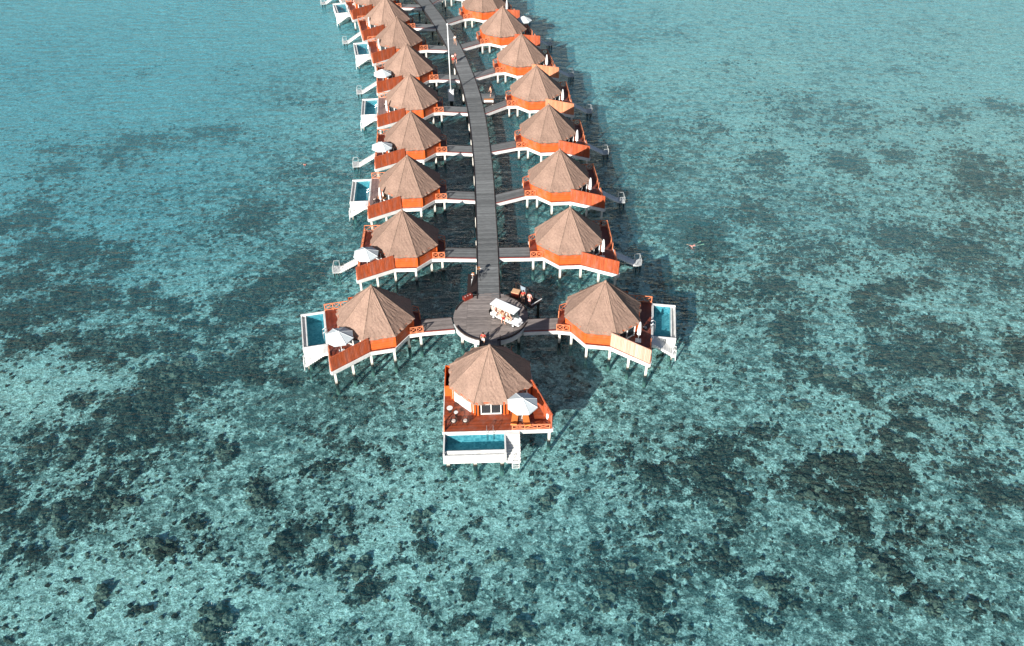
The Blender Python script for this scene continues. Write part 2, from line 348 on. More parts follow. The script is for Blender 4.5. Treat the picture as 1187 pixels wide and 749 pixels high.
# ------------------------------------------------------------------ villa
DECK, EAVE, APEX, RAD = 2.1, 3.6, 7.55, 4.35
def roof_mesh(name, parent):
    """octagonal thatched roof, each facet gridded and slightly uneven, with a ragged eave; UV runs down the slope in metres"""
    rr = random.Random(3); nr, ns = 16, 12
    ang = [R(22.5+45*k) for k in range(8)]
    vs = []; uv = []; fs = []; fuv = []
    cache = {}
    def jit(k): 
        if k not in cache: cache[k] = (rr.uniform(-.03,.03), rr.uniform(-.04,.04))
        return cache[k]
    idx = {}
    def vert(k, i, j):
        # j in 0..ns across facet k, i in 0..nr down the slope ; share corners between facets
        kk, jj = (k, j) if j < ns else ((k+1) % 8, 0)
        if i == 0: kk, jj = 0, 0
        key = (kk, i, jj)
        if key in idx: return idx[key]
        t = i/nr; a0, a1 = ang[kk], ang[(kk+1)%8]
        x = (math.cos(a0)*(1-jj/ns)+math.cos(a1)*jj/ns)*RAD*t; y = (math.sin(a0)*(1-jj/ns)+math.sin(a1)*jj/ns)*RAD*t
        z = APEX + (EAVE-APEX)*t
        z -= .05*math.sin(math.pi*t)                       # slight sag
        dz, dr = jit(key)
        z += dz if 0 < i else 0
        if jj == 0 and i > 0: z += .03
        if i == nr: x *= 1+dr*.5; y *= 1+dr*.5; z += dr*1.2
        idx[key] = len(vs); vs.append((x,y,z)); return idx[key]
    edge = RAD*2*math.sin(R(22.5)); sl = math.hypot(RAD*math.cos(R(22.5)), APEX-EAVE)
    for k in range(8):
        for i in range(nr):
            for j in range(ns):
                q = [vert(k,i,j), vert(k,i+1,j), vert(k,i+1,j+1), vert(k,i,j+1)]
                cu = [((jj/ns-.5)*edge*(ii/nr)+k*7.3, ii/nr*sl) for ii, jj in ((i,j),(i+1,j),(i+1,j+1),(i,j+1))]
                if i == 0: q = [q[0], q[1], q[2]]; cu = [cu[0], cu[1], cu[2]]
                fs.append(q); fuv.append(cu)
    # thick cut edge of the thatch, then back to the wall below
    rim = []
    for k in range(8):
        for j in range(ns): rim.append((k,j))
    low = []
    for n_, (k,j) in enumerate(rim):
        p = vs[vert(k,nr,j)]; r = .955 + rr.uniform(-.006,.006)
        vs.append((p[0]*r, p[1]*r, p[2]-.20+rr.uniform(-.04,.04))); low.append(len(vs)-1)
    for n_, (k,j) in enumerate(rim):
        a = vert(k,nr,j); k2, j2 = rim[(n_+1)%len(rim)]; b = vert(k2,nr,j2)
        fs.append([a, low[n_], low[(n_+1)%len(rim)], b]); fuv.append([(n_*.4,sl),(n_*.4,sl+.2),(n_*.4+.4,sl+.2),(n_*.4+.4,sl)])
    me = bpy.data.meshes.new(name); me.from_pydata(vs, [], fs)
    ul = me.uv_layers.new(name='UVMap'); fl = [c for f in fuv for q in f for c in q]
    ul.data.foreach_set('uv', fl); me.materials.append(M['thatch']); me.update()
    o = bpy.data.objects.new(name, me); COL.objects.link(o); o.parent = parent
    # underside
    u = MB(); n = len(low)
    u.add([vs[i] for i in low]+[(0,0,EAVE+1.2)], [((i+1)%n, i, n) for i in range(n)]); u.build('roof_lining', M['thatch_under'], o)
    h = MB()
    for k in range(8):
        pts = [Vector((math.cos(ang[k])*RAD*t, math.sin(ang[k])*RAD*t, APEX+(EAVE-APEX)*t-.05*math.sin(math.pi*t)+.02)) for t in (0,.25,.5,.75,.99)]
        for a, b in zip(pts, pts[1:]): h.tube(a, b, .034, .034, 6)
    h.build('ridge_cap', M['thatch_ridge'], o)
    f = MB(); f.tube((0,0,APEX-.18),(0,0,APEX+.10),.20,.09,10); f.build('finial', M['thatch'], o)
    return o
ROOF_SRC = {}
def add_roof(parent):
    if not ROOF_SRC:
        ROOF_SRC['o'] = roof_mesh('roof', parent); return ROOF_SRC['o']
    src = ROOF_SRC['o']; c = src.copy(); COL.objects.link(c); c.parent = parent
    for k in kids(src): d = k.copy(); COL.objects.link(d); d.parent = c
    return c
def wall_panel(mb, a, b, z0, z1, t=.12):
    a = Vector((*a,0)); b = Vector((*b,0)); d = (b-a).normalized(); n = Vector((d.y,-d.x,0))*t/2
    mb.prism([tuple((a+n)[:2]),tuple((b+n)[:2]),tuple((b-n)[:2]),tuple((a-n)[:2])], z0, z1)
def make_villa(pool, sx, name='overwater_villa', xo=5.3, yf=3.85, ysplit=-1.75, fence='fence', deckm='deck', front=False):
    v = empty(name)
    B = lambda mb, n, m, p=v: mb.build(n, M[m] if isinstance(m,str) else m, p, sx)
    add_roof(v)
    W = 3.78; c = W/math.cos(R(22.5)); P = [(c*math.cos(R(22.5+45*k)), c*math.sin(R(22.5+45*k))) for k in range(8)]
    # facets: k=7 faces +x (outer), 6 faces +x-y, 5 faces -y (camera side), 4 faces -x-y, 0 faces +x+y
    wm = MB()
    for k in range(8):
        if k in (7, 0, 6): continue
        wall_panel(wm, P[k], P[(k+1)%8], DECK, EAVE+.16)
    wo_ = B(wm, 'wall', 'orange')
    for x, y in P: cp = MB(); cp.box(x-.1,x+.1,y-.1,y+.1,DECK,EAVE+.12); B(cp, 'corner_post', 'orange_plain', wo_)
    # glazed facets: orange jambs, white frames, dark glass / curtain
    for k, nm in ((7,'door'),(0,'window'),(6,'window')):
        a = Vector((*P[k],0)); b = Vector((*P[(k+1)%8],0)); L = (b-a).length; d = (b-a)/L; n = Vector((d.y,-d.x,0))
        g = MB(); wall_panel(g, a.lerp(b,.03)[:2], a.lerp(b,.97)[:2], DECK+.05, EAVE+.1, .04)
        jm = MB()
        for t in (.10,.90): q = a.lerp(b,t)+n*.03; jm.beam((q.x,q.y,DECK),(q.x,q.y,EAVE+.1),.34 if nm=='door' else .12,.16)
        q0=a.lerp(b,.02)+n*.03; q1=a.lerp(b,.98)+n*.03; jm.beam((q0.x,q0.y,EAVE+.02),(q1.x,q1.y,EAVE+.02),.15,.22)
        jo = B(jm, nm, 'orange_plain')
        B(g, 'pane', 'glass' if (nm=='door' or k==6) else 'curtain', jo)
        fr = MB(); t0, t1 = (.2,.8) if nm=='door' else (.15,.85); z1 = EAVE-.1
        for t in (t0, .5*(t0+t1), t1): q = a.lerp(b,t)+n*.06; fr.beam((q.x,q.y,DECK+.05),(q.x,q.y,z1),.12,.09)
        for z in (DECK+.1, z1): q0=a.lerp(b,t0)+n*.06; q1=a.lerp(b,t1)+n*.06; fr.beam((q0.x,q0.y,z),(q1.x,q1.y,z),.09,.12)
        B(fr, 'frame', 'white', jo)
    # deck
    tip = (xo-.1, -6.2) if not front else (xo-.1,-5.75)
    poly = [(-4.75,-2.3),(-3.2,-2.3),(-1.45,-4.1),(1.05,-4.1),tip,(xo,tip[1]+.25),(xo,yf),(-1.7,yf),(-3.75,1.6),(-4.75,1.0)]
    dk = MB(); dk.prism(poly, DECK-.14, DECK); B(dk, 'deck', deckm)
    # white edge beam hung outside the deck edge
    eb = MB()
    cx = sum(p[0] for p in poly)/len(poly); cy = sum(p[1] for p in poly)/len(poly)
    def off(p,q,e=.05):
        d = Vector((q[0]-p[0],q[1]-p[1])).normalized(); n = Vector((d.y,-d.x)); return n*e
    for i in range(len(poly)):
        if i == len(poly)-1: continue
        p, q = poly[i], poly[(i+1)%len(poly)]; n = off(p,q)
        eb.beam((p[0]+n.x,p[1]+n.y,1.905),(q[0]+n.x,q[1]+n.y,1.905),.09,.43)
    B(eb, 'edge_beam', 'white')
    # floor joists seen from low angles
    ju = MB()
    for x in (-3.8,-2,0,2,4): ju.box(x-.08,x+.08,-3.6 if abs(x)<2.5 else -2.0,min(yf,3.6)-.1 if x>-3 else 1.0,1.62,1.95)
    B(ju, 'joist', 'dark_wood')
    # piles, one part each
    pl = [(-4.4,-2.05),(-3.1,-2.15),(-1.35,-3.95),(1.1,-3.95),(3.1,-5.0 if not front else -4.8),(tip[0]-.25,tip[1]+.3),(xo-.3,yf-.3),(1.6,yf-.3),(-1.5,yf-.4),(-4.2,.6),(-1.6,0),(1.6,0),(xo-.4,-1.7)]
    for x, y in pl:
        s = MB(); s.beam((x,y,.22),(x,y,1.75),.24,.24); so = B(s,'stilt','pile')
        f = MB(); f.tube((x,y,-1.5),(x,y,.24),.20,.17,8); B(f,'footing','pile_dark',so)
    # slanting privacy fence of upright boards, along the near edge
    a = Vector((1.15,-4.02,0)); b = Vector((tip[0]-.02, tip[1]+.08,0)); n_ = 26
    fm = MB(); rr = random.Random(11)
    for k in range(n_):
        p = a.lerp(b,(k+.06)/n_); q = a.lerp(b,(k+.94)/n_); zt = 3.85+(.03 if k%2 else 0)
        tn = rr.uniform(.78,1.12); m_ = (p+q)/2; d = (q-p)
        fm.beam((p.x,p.y,(DECK+.03+zt)/2),(q.x,q.y,(DECK+.03+zt)/2),.045,zt-DECK-.03,tn)
    fo = B(fm,'privacy_fence',fence)
    ff = MB()
    for t in (0,.34,.67,1): p = a.lerp(b,t); ff.beam((p.x-.02,p.y+.07,DECK),(p.x-.02,p.y+.07,3.88),.1,.1)
    ff.beam((a.x,a.y+.06,3.55),(b.x,b.y+.06,3.55),.06,.1); ff.beam((a.x,a.y,3.92),(b.x,b.y,3.92),.10,.05)
    B(ff,'fence_frame',fence,fo)
    # railings
    g = MB(); g.xrail((-4.72,-2.25,DECK),(-3.35,-2.25,DECK),.85,2); B(g,'gate_railing','rail')
    g = MB(); g.xrail((-4.72,-.1,DECK),(-4.72,.95,DECK),.9,1); g.xrail((-4.72,.95,DECK),(-3.85,1.5,DECK),.9,1); B(g,'porch_railing','rail')
    g = MB(); g.xrail((2.6 if not front else 4.7,yf-.06,DECK),(xo-.05,yf-.06,DECK),.9,3 if not front else 1); B(g,'side_railing','rail')
    # walled bathing court on the far side
    cw = MB(); x0, x1 = (-1.6,2.6) if not front else (-1.7,1.25)
    cw.box(x0,x1,yf-.12,yf-.02,DECK,DECK+1.35); cw.box(x1-.1,x1,3.0 if yf<4 else 3.3,yf-.121,DECK,DECK+1.35); cw.box(x0,x0+.1,3.2,yf-.121,DECK,DECK+1.35)
    co = B(cw,'court_wall','orange_plain'); cf = MB(); cf.box(x0+.11,x1-.11,3.3,yf-.13,DECK+.004,DECK+.03); B(cf,'court_floor','dark_wood',co)
    # outer edge
    g = MB(); ys = ysplit
    if pool:
        if front: g.xrail((xo-.05,tip[1]+.3,DECK),(xo-.05,ys-.75,DECK),.62,3)
        else: g.xrail((xo-.05,tip[1]+.3,DECK),(xo-.05,ys-1.45,DECK),.85,2)
        B(g,'edge_railing','rail')
        wl = 1.95 if not front else 2.0       # inner water length
        X0 = xo+.14; X1 = X0+wl; X2 = X1+.42; Y0, Y1 = ys, yf-.15 if not front else yf-.1
        bs = MB()
        bs.box(X0-.02,X2+.12,Y0-.10,Y0+.04,.72,DECK-.02)           # near wall
        bs.box(X0-.02,X2+.12,Y1-.04,Y1+.10,.72,DECK-.02)           # far wall
        bs.box(X0-.03,X0+.08,Y0+.041,Y1-.041,.72,DECK-.03)         # deck side wall
        bs.box(X1,X1+.13,Y0+.041,Y1-.041,.72,1.90)                 # infinity lip
        bs.box(X1+.131,X2,Y0+.041,Y1-.041,1.50,1.62)               # gutter floor
        bs.box(X2+.001,X2+.12,Y0+.041,Y1-.041,.72,1.98 if not front else 1.75)   # outer wall
        bs.box(X0+.081,X1-.001,Y0+.041,Y1-.041,.72,.84)
        bo = B(bs,'pool_basin','white')
        tl = MB(); tl.box(X0+.085,X1-.004,Y0+.045,Y1-.045,.841,.87)
        tl.box(X0+.081,X0+.10,Y0+.045,Y1-.045,.871,1.84); tl.box(X0+.101,X1-.01,Y1-.06,Y1-.043,.871,1.84); tl.box(X0+.101,X1-.01,Y0+.043,Y0+.06,.871,1.84)
        B(tl,'pool_lining','pool_tile',bo)
        pw = MB(); z = 1.87; pw.add([(X0+.1,Y0+.061,z),(X1-.004,Y0+.061,z),(X1-.004,Y1-.061,z),(X0+.1,Y1-.061,z)],[(0,1,2,3)]); B(pw,'pool_water','pool_water',bo)
        ld = MB()
        for yy in (Y0+1.05, Y0+1.65): ld.path([(X0-.25,yy,DECK),(X0-.25,yy,DECK+.62),(X0+.0,yy,DECK+.78),(X0+.25,yy,DECK+.62),(X0+.25,yy,1.2)],.028)
        B(ld,'pool_ladder','steel',bo)
        for yy in (Y0+.3,(Y0+Y1)/2,Y1-.3):
            s = MB(); s.beam((X2-.25,yy,.18),(X2-.25,yy,.72),.3,.3); so = B(s,'stilt','pile'); f = MB(); f.tube((X2-.25,yy,-1.5),(X2-.25,yy,.2),.22,.2,8); B(f,'footing','pile_dark',so)
        # white stair beside the pool
        SY1 = Y0-.105; SY0 = SY1-1.32; n = 9; st = MB(); xe = X2+.12
        st.box(X0-.03,X0+.42,SY0,SY1,1.72,DECK-.02)
        for k in range(n):
            xa = X0+.421+(xe-X0-.42)*k/n; xb = X0+.42+(xe-X0-.42)*(k+1)/n; z = DECK-.04-(k+1)*.135
            st.box(xa,xb,SY0,SY1,z-.28,z)
        so = B(st,'pool_stair','white')
        sp = MB(); sp.beam((xe-.3,SY0+.2,.1),(xe-.3,SY0+.2,.60),.14,.14); so2=B(sp,'stilt','pile'); sp=MB(); sp.beam((xe-.3,SY0+.2,-1.4),(xe-.3,SY0+.2,.099),.16,.16); B(sp,'footing','pile_dark',so2)
        ld = MB(); xr = xe+.05
        ya, yb = SY0+.15, SY0+.78
        for yy in (ya, yb): ld.path([(xr-.30,yy,.7),(xr-.28,yy,1.45),(xr+.02,yy,1.5),(xr+.10,yy,-.1)],.03)
        for z in (.9,.6,.3,0): ld.tube((xr+.08,ya,z),(xr+.08,yb,z),.03)
        B(ld,'ladder','pole_white')
    else:
        g.xrail((xo-.05,tip[1]+.3,DECK),(xo-.05,-2.45,DECK),.85,3); g.xrail((xo-.05,-1.1,DECK),(xo-.05,yf-.2,DECK),.85,4); B(g,'edge_railing','rail')
        n = 11; st = MB(); X0, X1 = xo+.1, 7.95
        for k in range(n):
            xa = X0+(X1-X0)*k/n; xb = X0+(X1-X0)*(k+1)/n; z = DECK-.05-(k+1)*.135
            st.box(xa,xb-.001,-2.38,-1.18,z-.16,z)
        B(st,'sea_stair','white')
        ln = MB(); ln.box(7.96,8.75,-2.45,-1.05,.42,.52); lo = B(ln,'landing','landing_grey')
        for x, y in ((8.1,-2.3),(8.6,-2.3),(8.1,-1.2),(8.6,-1.2)):
            q = MB(); q.beam((x,y,-1.4),(x,y,.42),.14,.14); B(q,'stilt','pile_dark')
        hr = MB()
        for y in (-2.38,-1.12):
            hr.path([(8.05,y,.5),(8.05,y,1.3),(8.7,y,1.3),(8.7,y,.5)],.026)
        hr.path([(8.7,-2.38,.9),(8.7,-1.9,.9)],.03); hr.path([(8.72,-1.85,1.2),(8.85,-1.85,.6),(8.85,-1.85,-.5)],.03); hr.path([(8.72,-1.25,1.2),(8.85,-1.25,.6),(8.85,-1.25,-.5)],.03)
        B(hr,'handrail','landing_grey',lo)
    return v
# ------------------------------------------------------------------ furniture
def make_parasol(opened=True, Rr=1.5):
    t = empty('parasol')
    b = MB(); b.box(-.3,.3,-.3,.3,0,.08); b.build('base',M['pole_white'],t)
    p = MB(); p.tube((0,0,.06),(0,0,2.62),.035,.03,8); p.build('pole',M['pole_white'],t)
    if opened:
        c = MB(); vs=[(0,0,2.78)]; n=8
        for k in range(n):
            a=2*math.pi*(k+.5)/n; vs.append((Rr*math.cos(a),Rr*math.sin(a),2.10))
        for k in range(n):
            a=2*math.pi*(k+.5)/n; vs.append((Rr*.99*math.cos(a),Rr*.99*math.sin(a),1.97))
        vs.append((0,0,2.74))
        for k in range(n):
            c.add([vs[0],vs[1+k],vs[1+(k+1)%n]],[(0,1,2)],1.0-.04*(k%2))
            c.add([vs[1+k],vs[9+k],vs[9+(k+1)%n],vs[1+(k+1)%n]],[(0,1,2,3)],.95)
        co=c.build('canopy',M['canvas'],t)
        r = MB()
        for k in range(n):
            a=2*math.pi*(k+.5)/n; r.tube((0,0,2.79),(Rr*math.cos(a),Rr*math.sin(a),2.115),.016,.016,5)
            r.tube((0,0,2.2),(Rr*.6*math.cos(a),Rr*.6*math.sin(a),2.36),.012,.012,5)
        r.build('rib',M['pole_white'],co)
        f=MB(); f.ball((0,0,2.82),.05); f.build('finial',M['pole_white'],t)
    else:
        c = MB(); prof=[(.04,2.6),(.09,2.4),(.14,1.9),(.18,1.35),(.15,1.05),(.19,.95)]; n=10
        for (r0,z0),(r1,z1) in zip(prof,prof[1:]):
            for k in range(n):
                a=2*math.pi*k/n; b_=2*math.pi*(k+1)/n; w0=1+.25*(k%2); w1=1+.25*((k+1)%2)
                c.add([(r0*w0*math.cos(a),r0*w0*math.sin(a),z0),(r1*w0*math.cos(a),r1*w0*math.sin(a),z1),(r1*w1*math.cos(b_),r1*w1*math.sin(b_),z1),(r0*w1*math.cos(b_),r0*w1*math.sin(b_),z0)],[(0,1,2,3)])
        c.build('canopy',M['canvas_w'],t); s=MB(); s.tube((0,0,1.5),(0,0,1.58),.20,.20,10); s.build('strap',M['canvas'],t)
    return t
def make_lounger(col='cushion'):
    t = empty('sun_lounger')
    f = MB(); f.box(-.95,.45,-.32,.32,.26,.32); f.beam((.45,0,.30),(.95,0,.62),.62,.05); f.build('frame',M['teak'],t)
    for x,y in ((-.85,-.26),(-.85,.26),(.4,-.26),(.4,.26)):
        l=MB(); l.beam((x,y,0),(x,y,.27),.06,.06); l.build('leg',M['teak'],t)
    c = MB(); c.box(-.93,.42,-.29,.29,.321,.41); c.beam((.42,0,.39),(.93,0,.71),.57,.09); c.build('cushion',M[col],t)
    return t
def make_chair():
    t = empty('armchair')
    s = MB(); s.disc((0,0,.36),.30,.06,14); s.build('seat',M['frame_dark'],t)
    for a in (45,135,225,315):
        l=MB(); l.tube((.24*math.cos(R(a)),.24*math.sin(R(a)),.37),(.30*math.cos(R(a)),.30*math.sin(R(a)),0),.025,.02); l.build('leg',M['frame_dark'],t)
    b = MB(); pts=[(.33*math.cos(R(a)),.33*math.sin(R(a)),.42+.32*math.sin(R((a-70)/220*180))) for a in range(70,291,20)]
    b.path(pts,.03)
    for p in pts[::2]: b.tube((p[0]*.9,p[1]*.9,.38),p,.014)
    b.build('backrest',M['frame_dark'],t)
    c = MB(); c.tube((0,0,.42),(0,0,.50),.20,.18,14); c.build('cushion',M['offwhite'],t)
    return t
def make_table(top='white', r=.29, h=.55):
    t = empty('side_table')
    a=MB(); a.disc((0,0,h-.04),r,.04,18); a.build('tabletop',M[top],t)
    b=MB(); b.tube((0,0,.03),(0,0,h-.04),.035); b.build('pedestal',M['frame_dark'],t)
    c=MB(); c.disc((0,0,0),r*.6,.03,14); c.build('foot',M['frame_dark'],t); return t
# ------------------------------------------------------------------ people
def skin_mesh(name, chains, mat, parent, sub=2):
    """one continuous skinned body: chains = lists of (x,y,z,r); a first point already present is shared"""
    vs=[]; es=[]; rs=[]; key={}
    for ch in chains:
        prev=None
        for x,y,z,r in ch:
            k=(round(x,3),round(y,3),round(z,3))
            if k not in key: key[k]=len(vs); vs.append((x,y,z)); rs.append(r)
            i=key[k]
            if prev is not None and prev!=i: es.append((prev,i))
            prev=i
    me=bpy.data.meshes.new(name); me.from_pydata(vs,es,[]); me.update()
    o=bpy.data.objects.new(name,me); COL.objects.link(o)
    sk=o.modifiers.new('skin','SKIN'); sk.use_smooth_shade=True
    for i,r in enumerate(rs):
        d=me.skin_vertices[0].data[i]; d.radius=(r,r); d.use_root=(i==0)
    ss=o.modifiers.new('sub','SUBSURF'); ss.levels=sub; ss.render_levels=sub
    bpy.context.view_layer.update()
    dg=bpy.context.evaluated_depsgraph_get(); nm=bpy.data.meshes.new_from_object(o.evaluated_get(dg))
    nm.name=name; bpy.data.objects.remove(o); 
    a=nm.attributes.new('tone','FLOAT','FACE'); a.data.foreach_set('value',[1.0]*len(nm.polygons))
    nm.materials.clear(); nm.materials.append(mat); nm.polygons.foreach_set('use_smooth',[True]*len(nm.polygons))
    q=bpy.data.objects.new(name,nm); COL.objects.link(q)
    if parent: q.parent=parent
    return q
def person(pose, top, bottom, hair, skin='skin', skirt=False, label='', group=None):
    """pose: dict of joint positions (metres, feet at z=0)"""
    J=pose; t=empty('person',label=label,cat='person',group=group)
    def hand(w, e):
        w=Vector(w); e=Vector(e); d=(w-e).normalized(); sd=d.cross(Vector((1,0,.2))).normalized()
        palm=w+d*.07; ch=[[(*w,.026),(*palm,.033)]]
        for k,(o_,L) in enumerate(((-.028,.060),(-.010,.072),(.010,.067),(.027,.052))):
            b=palm+sd*o_+d*.02; m=b+d*L*.5; f=m+d*L*.45+sd.cross(d)*.012
            ch.append([(*palm,.033),(*b,.010),(*m,.009),(*f,.008)])
        th=w+d*.03-sd*.035; ch.append([(*w,.026),(*th,.011),(*(th+d*.03-sd*.008),.009)])
        return ch
    ch=[[(*J['pelvis'],.13),(*J['waist'],.105),(*J['chest'],.125),(*J['neck'],.055),(*J['head'],.085),(*J['crown'],.075)]]
    for s in 'lr':
        ch.append([(*J['pelvis'],.13),(*J['hip_'+s],.09),(*J['knee_'+s],.058),(*J['ankle_'+s],.038),(*J['toe_'+s],.032)])
        ch.append([(*J['chest'],.125),(*J['sho_'+s],.055),(*J['elb_'+s],.04),(*J['wri_'+s],.027)])
        ch+=hand(J['wri_'+s],J['elb_'+s])
    skin_mesh('body',ch,M[skin],t,1)
    hd=Vector(J['head']); cr=Vector(J['crown']); fw=Vector(J.get('face',(0,-1,0)))
    h=MB(); c=hd.lerp(cr,.55)-fw*.03; h.ball(tuple(c),.108,1.0,10,6); h.build('hair',M[hair],t,smooth=True)
    f=MB(); side=fw.cross(cr-hd).normalized()
    for s in (-1,1): f.ball(tuple(hd+(cr-hd)*.25+fw*.083+side*.032*s),.012)
    f.build('eyes',M['black'],t)
    f=MB(); f.ball(tuple(hd+fw*.095),.016); f.build('nose',M[skin],t)
    tp=[[(*J['waist'],.125),(*J['chest'],.145),(*(Vector(J['chest']).lerp(Vector(J['neck']),.7)),.07)]]
    for s in 'lr': tp.append([(*J['chest'],.145),(*J['sho_'+s],.072),(*(Vector(J['sho_'+s]).lerp(Vector(J['elb_'+s]),.6)),.056)])
    skin_mesh('shirt',tp,M[top],t,1)
    bt=[]
    pv=Vector(J['pelvis']); wa=Vector(J['waist']).lerp(pv,.3)
    if skirt:
        kn=(Vector(J['knee_l'])+Vector(J['knee_r']))/2; bt.append([(*pv,.155),(*wa,.12)]); bt.append([(*pv,.155),(*pv.lerp(kn,.5),.19),(*pv.lerp(kn,1.1),.23)])
    else:
        bt.append([(*pv,.15),(*wa,.12)])
        for s in 'lr': bt.append([(*pv,.15),(*J['hip_'+s],.11),(*(Vector(J['hip_'+s]).lerp(Vector(J['knee_'+s]),.8)),.08)])
    skin_mesh('skirt' if skirt else 'shorts',bt,M[bottom],t,1)
    return t
def stand(stride=.0, arm=.05, raise_=0):
    J=dict(pelvis=(0,0,.93),waist=(0,0,1.10),chest=(0,-.01,1.32),neck=(0,0,1.47),head=(0,-.01,1.58),crown=(0,0,1.69))
    for s,m in (('l',-1),('r',1)):
        q=stride*m
        J['hip_'+s]=(.09*m,q*.1,.86); J['knee_'+s]=(.10*m,-q*.35-.02,.48); J['ankle_'+s]=(.10*m,-q*.6+.02,.09); J['toe_'+s]=(.11*m,-q*.6-.13,.035)
        J['sho_'+s]=(.18*m,0,1.39); J['elb_'+s]=((.22+arm)*m,q*.25+.02,1.12); J['wri_'+s]=((.22+arm*1.3)*m,q*.5-.08,.90+raise_)
    return J
def sit():
    J=dict(pelvis=(0,0,.52),waist=(0,.03,.68),chest=(0,.03,.90),neck=(0,.02,1.05),head=(0,0,1.16),crown=(0,.01,1.27))
    for s,m in (('l',-1),('r',1)):
        J['hip_'+s]=(.09*m,-.06,.50); J['knee_'+s]=(.12*m,-.46,.52); J['ankle_'+s]=(.12*m,-.50,.10); J['toe_'+s]=(.12*m,-.66,.05)
        J['sho_'+s]=(.18*m,.03,.97); J['elb_'+s]=(.23*m,-.05,.72); J['wri_'+s]=(.16*m,-.28,.62)
    return J
def swim():
    J=dict(pelvis=(0,0,-.02),waist=(0,-.17,0),chest=(0,-.40,.02),neck=(0,-.55,.04),head=(0,-.66,.05),crown=(0,-.78,.05),face=(0,-.3,-.95))
    for s,m in (('l',-1),('r',1)):
        J['hip_'+s]=(.10*m,.06,-.03); J['knee_'+s]=(.20*m,.46,-.03-.06*(m>0)); J['ankle_'+s]=(.26*m,.86,.0); J['toe_'+s]=(.30*m,1.02,.01)
        J['sho_'+s]=(.18*m,-.47,.03); J['elb_'+s]=(.46*m,-.55,.0); J['wri_'+s]=(.62*m,-.76-.1*m,.02)
    return J
# ------------------------------------------------------------------ villas in their rows
ORD = ['first','second','third','fourth','fifth','sixth','seventh','eighth','ninth','tenth']
LEFT = [(-14.59,67.48,13.1),(-12.81,81.81,2.2),(-13.43,94.76,4.5),(-14.13,107.28,4.7),(-15.43,119.76,5.9),(-17.05,131.5,7.1),(-19.84,143.44,12.4),(-23.0,153.6,13.5),(-26.7,164.0,16),(-30.9,174.6,18)]
RIGHT = [(9.76,68.15,-8.1),(6.85,82.3,2.9),(6.29,96.19,4.6),(5.29,109.33,4.5),(3.9,122.64,4.1),(1.72,135.47,9.3),(-1.49,148.29,15.4),(-5.2,160.6,18),(-9.9,172.2,20)]
FRONT = (-2.15,58.21,92)
proto = {}
def place_villa(key, maker, x, y, rz, label):
    if key not in proto: v = maker(); proto[key] = v
    else: v = copy_fast(proto[key])
    v.location = (x,y,0); v.rotation_euler = (0,0,R(rz)); tag(v, label, 'villa', 'thatched villas standing on piles along the boardwalk')
    return v
VIL = {}
for i,(x,y,rz) in enumerate(LEFT):
    pool = i%2==0; pale = i in (2,4)
    what = 'plunge pool' if pool else 'white sea stair'
    lab = 'thatched villa with %s%s, %s from the platform in the left row' % (what, ' and weathered deck' if pale else '', ORD[i])
    VIL['L%d'%i] = place_villa(('L',pool,pale), lambda: make_villa(pool,-1,deckm='deck_pale' if pale else 'deck'), x,y,rz,lab)
for i,(x,y,rz) in enumerate(RIGHT):
    pool = i==0; faded = i in (4,5); lab = 'thatched villa with %s, %s from the platform in the right row' % ('plunge pool and bleached fence' if pool else 'sea stair and faded fence' if faded else 'white sea stair', ORD[i])
    VIL['R%d'%i] = place_villa(('R',pool,faded), lambda: make_villa(pool,1,fence='fence_pale' if pool else 'fence_faded' if faded else 'fence'), x,y,rz,lab)
VIL['F'] = place_villa('F', lambda: make_villa(True,-1,xo=5.95,yf=4.5,ysplit=-1.2,front=True,deckm='deck_oiled'), *FRONT, 'thatched water villa standing alone in front of the round platform, pool at its front edge')
def at(key, x, y, z=0.0):
    """point given in a villa's own plan (x outwards, y away from its fence) -> world"""
    v = VIL[key]; sx = 1 if key[0]=='R' else -1; a = v.rotation_euler.z; x *= sx
    return (v.location.x+x*math.cos(a)-y*math.sin(a), v.location.y+x*math.sin(a)+y*math.cos(a), z), a
# ------------------------------------------------------------------ boardwalk
CL = [(-2.62,72.0),(-2.78,77),(-2.95,82),(-3.38,91.2),(-3.82,99.7),(-4.2,105),(-4.75,111.5),(-5.5,118.6),(-6.45,125.3),(-7.35,130.4),(-8.8,137.5),(-10.4,144.2),(-12.0,150),(-14.5,158.2),(-17.6,167),(-21.5,176.5),(-26,186)]
def resample(pts, step):
    out=[]; 
    # Catmull-Rom through the points
    P=[Vector(p) for p in pts]; P=[P[0]*2-P[1]]+P+[P[-1]*2-P[-2]]; fine=[]
    for i in range(1,len(P)-2):
        for k in range(24):
            t=k/24; a,b,c,d=P[i-1:i+3]
            fine.append(.5*((2*b)+(c-a)*t+(2*a-5*b+4*c-d)*t*t+(3*b-a-3*c+d)*t**3))
    fine.append(P[-2]); acc=0; out=[fine[0]]
    for a,b in zip(fine,fine[1:]):
        L=(b-a).length; 
        while acc+L>=step:
            t=(step-acc)/L; a=a.lerp(b,t); out.append(a.copy()); L=(b-a).length; acc=0
        acc+=L
    return out
walk = empty('boardwalk',(0,0,0)); walk['kind']='structure'
C = resample(CL,.20); hw=1.32; mb=MB(); rr=random.Random(5); edge=MB(); 
for i in range(len(C)-1):
    a,b=C[i],C[i+1]; d=(b-a).normalized(); n=Vector((-d.y,d.x)); g=.012
    if i%16==0: base=rr.uniform(.85,1.1)
    a2=a+d*g; b2=b-d*g; tn=base*rr.uniform(.72,1.15); dz=rr.uniform(-.006,.006)
    mb.prism([tuple(a2+n*hw),tuple(a2-n*hw),tuple(b2-n*hw),tuple(b2+n*hw)],2.04+dz,2.10+dz,tn)
mb.build('deck',M['grey_wood_x'],walk)
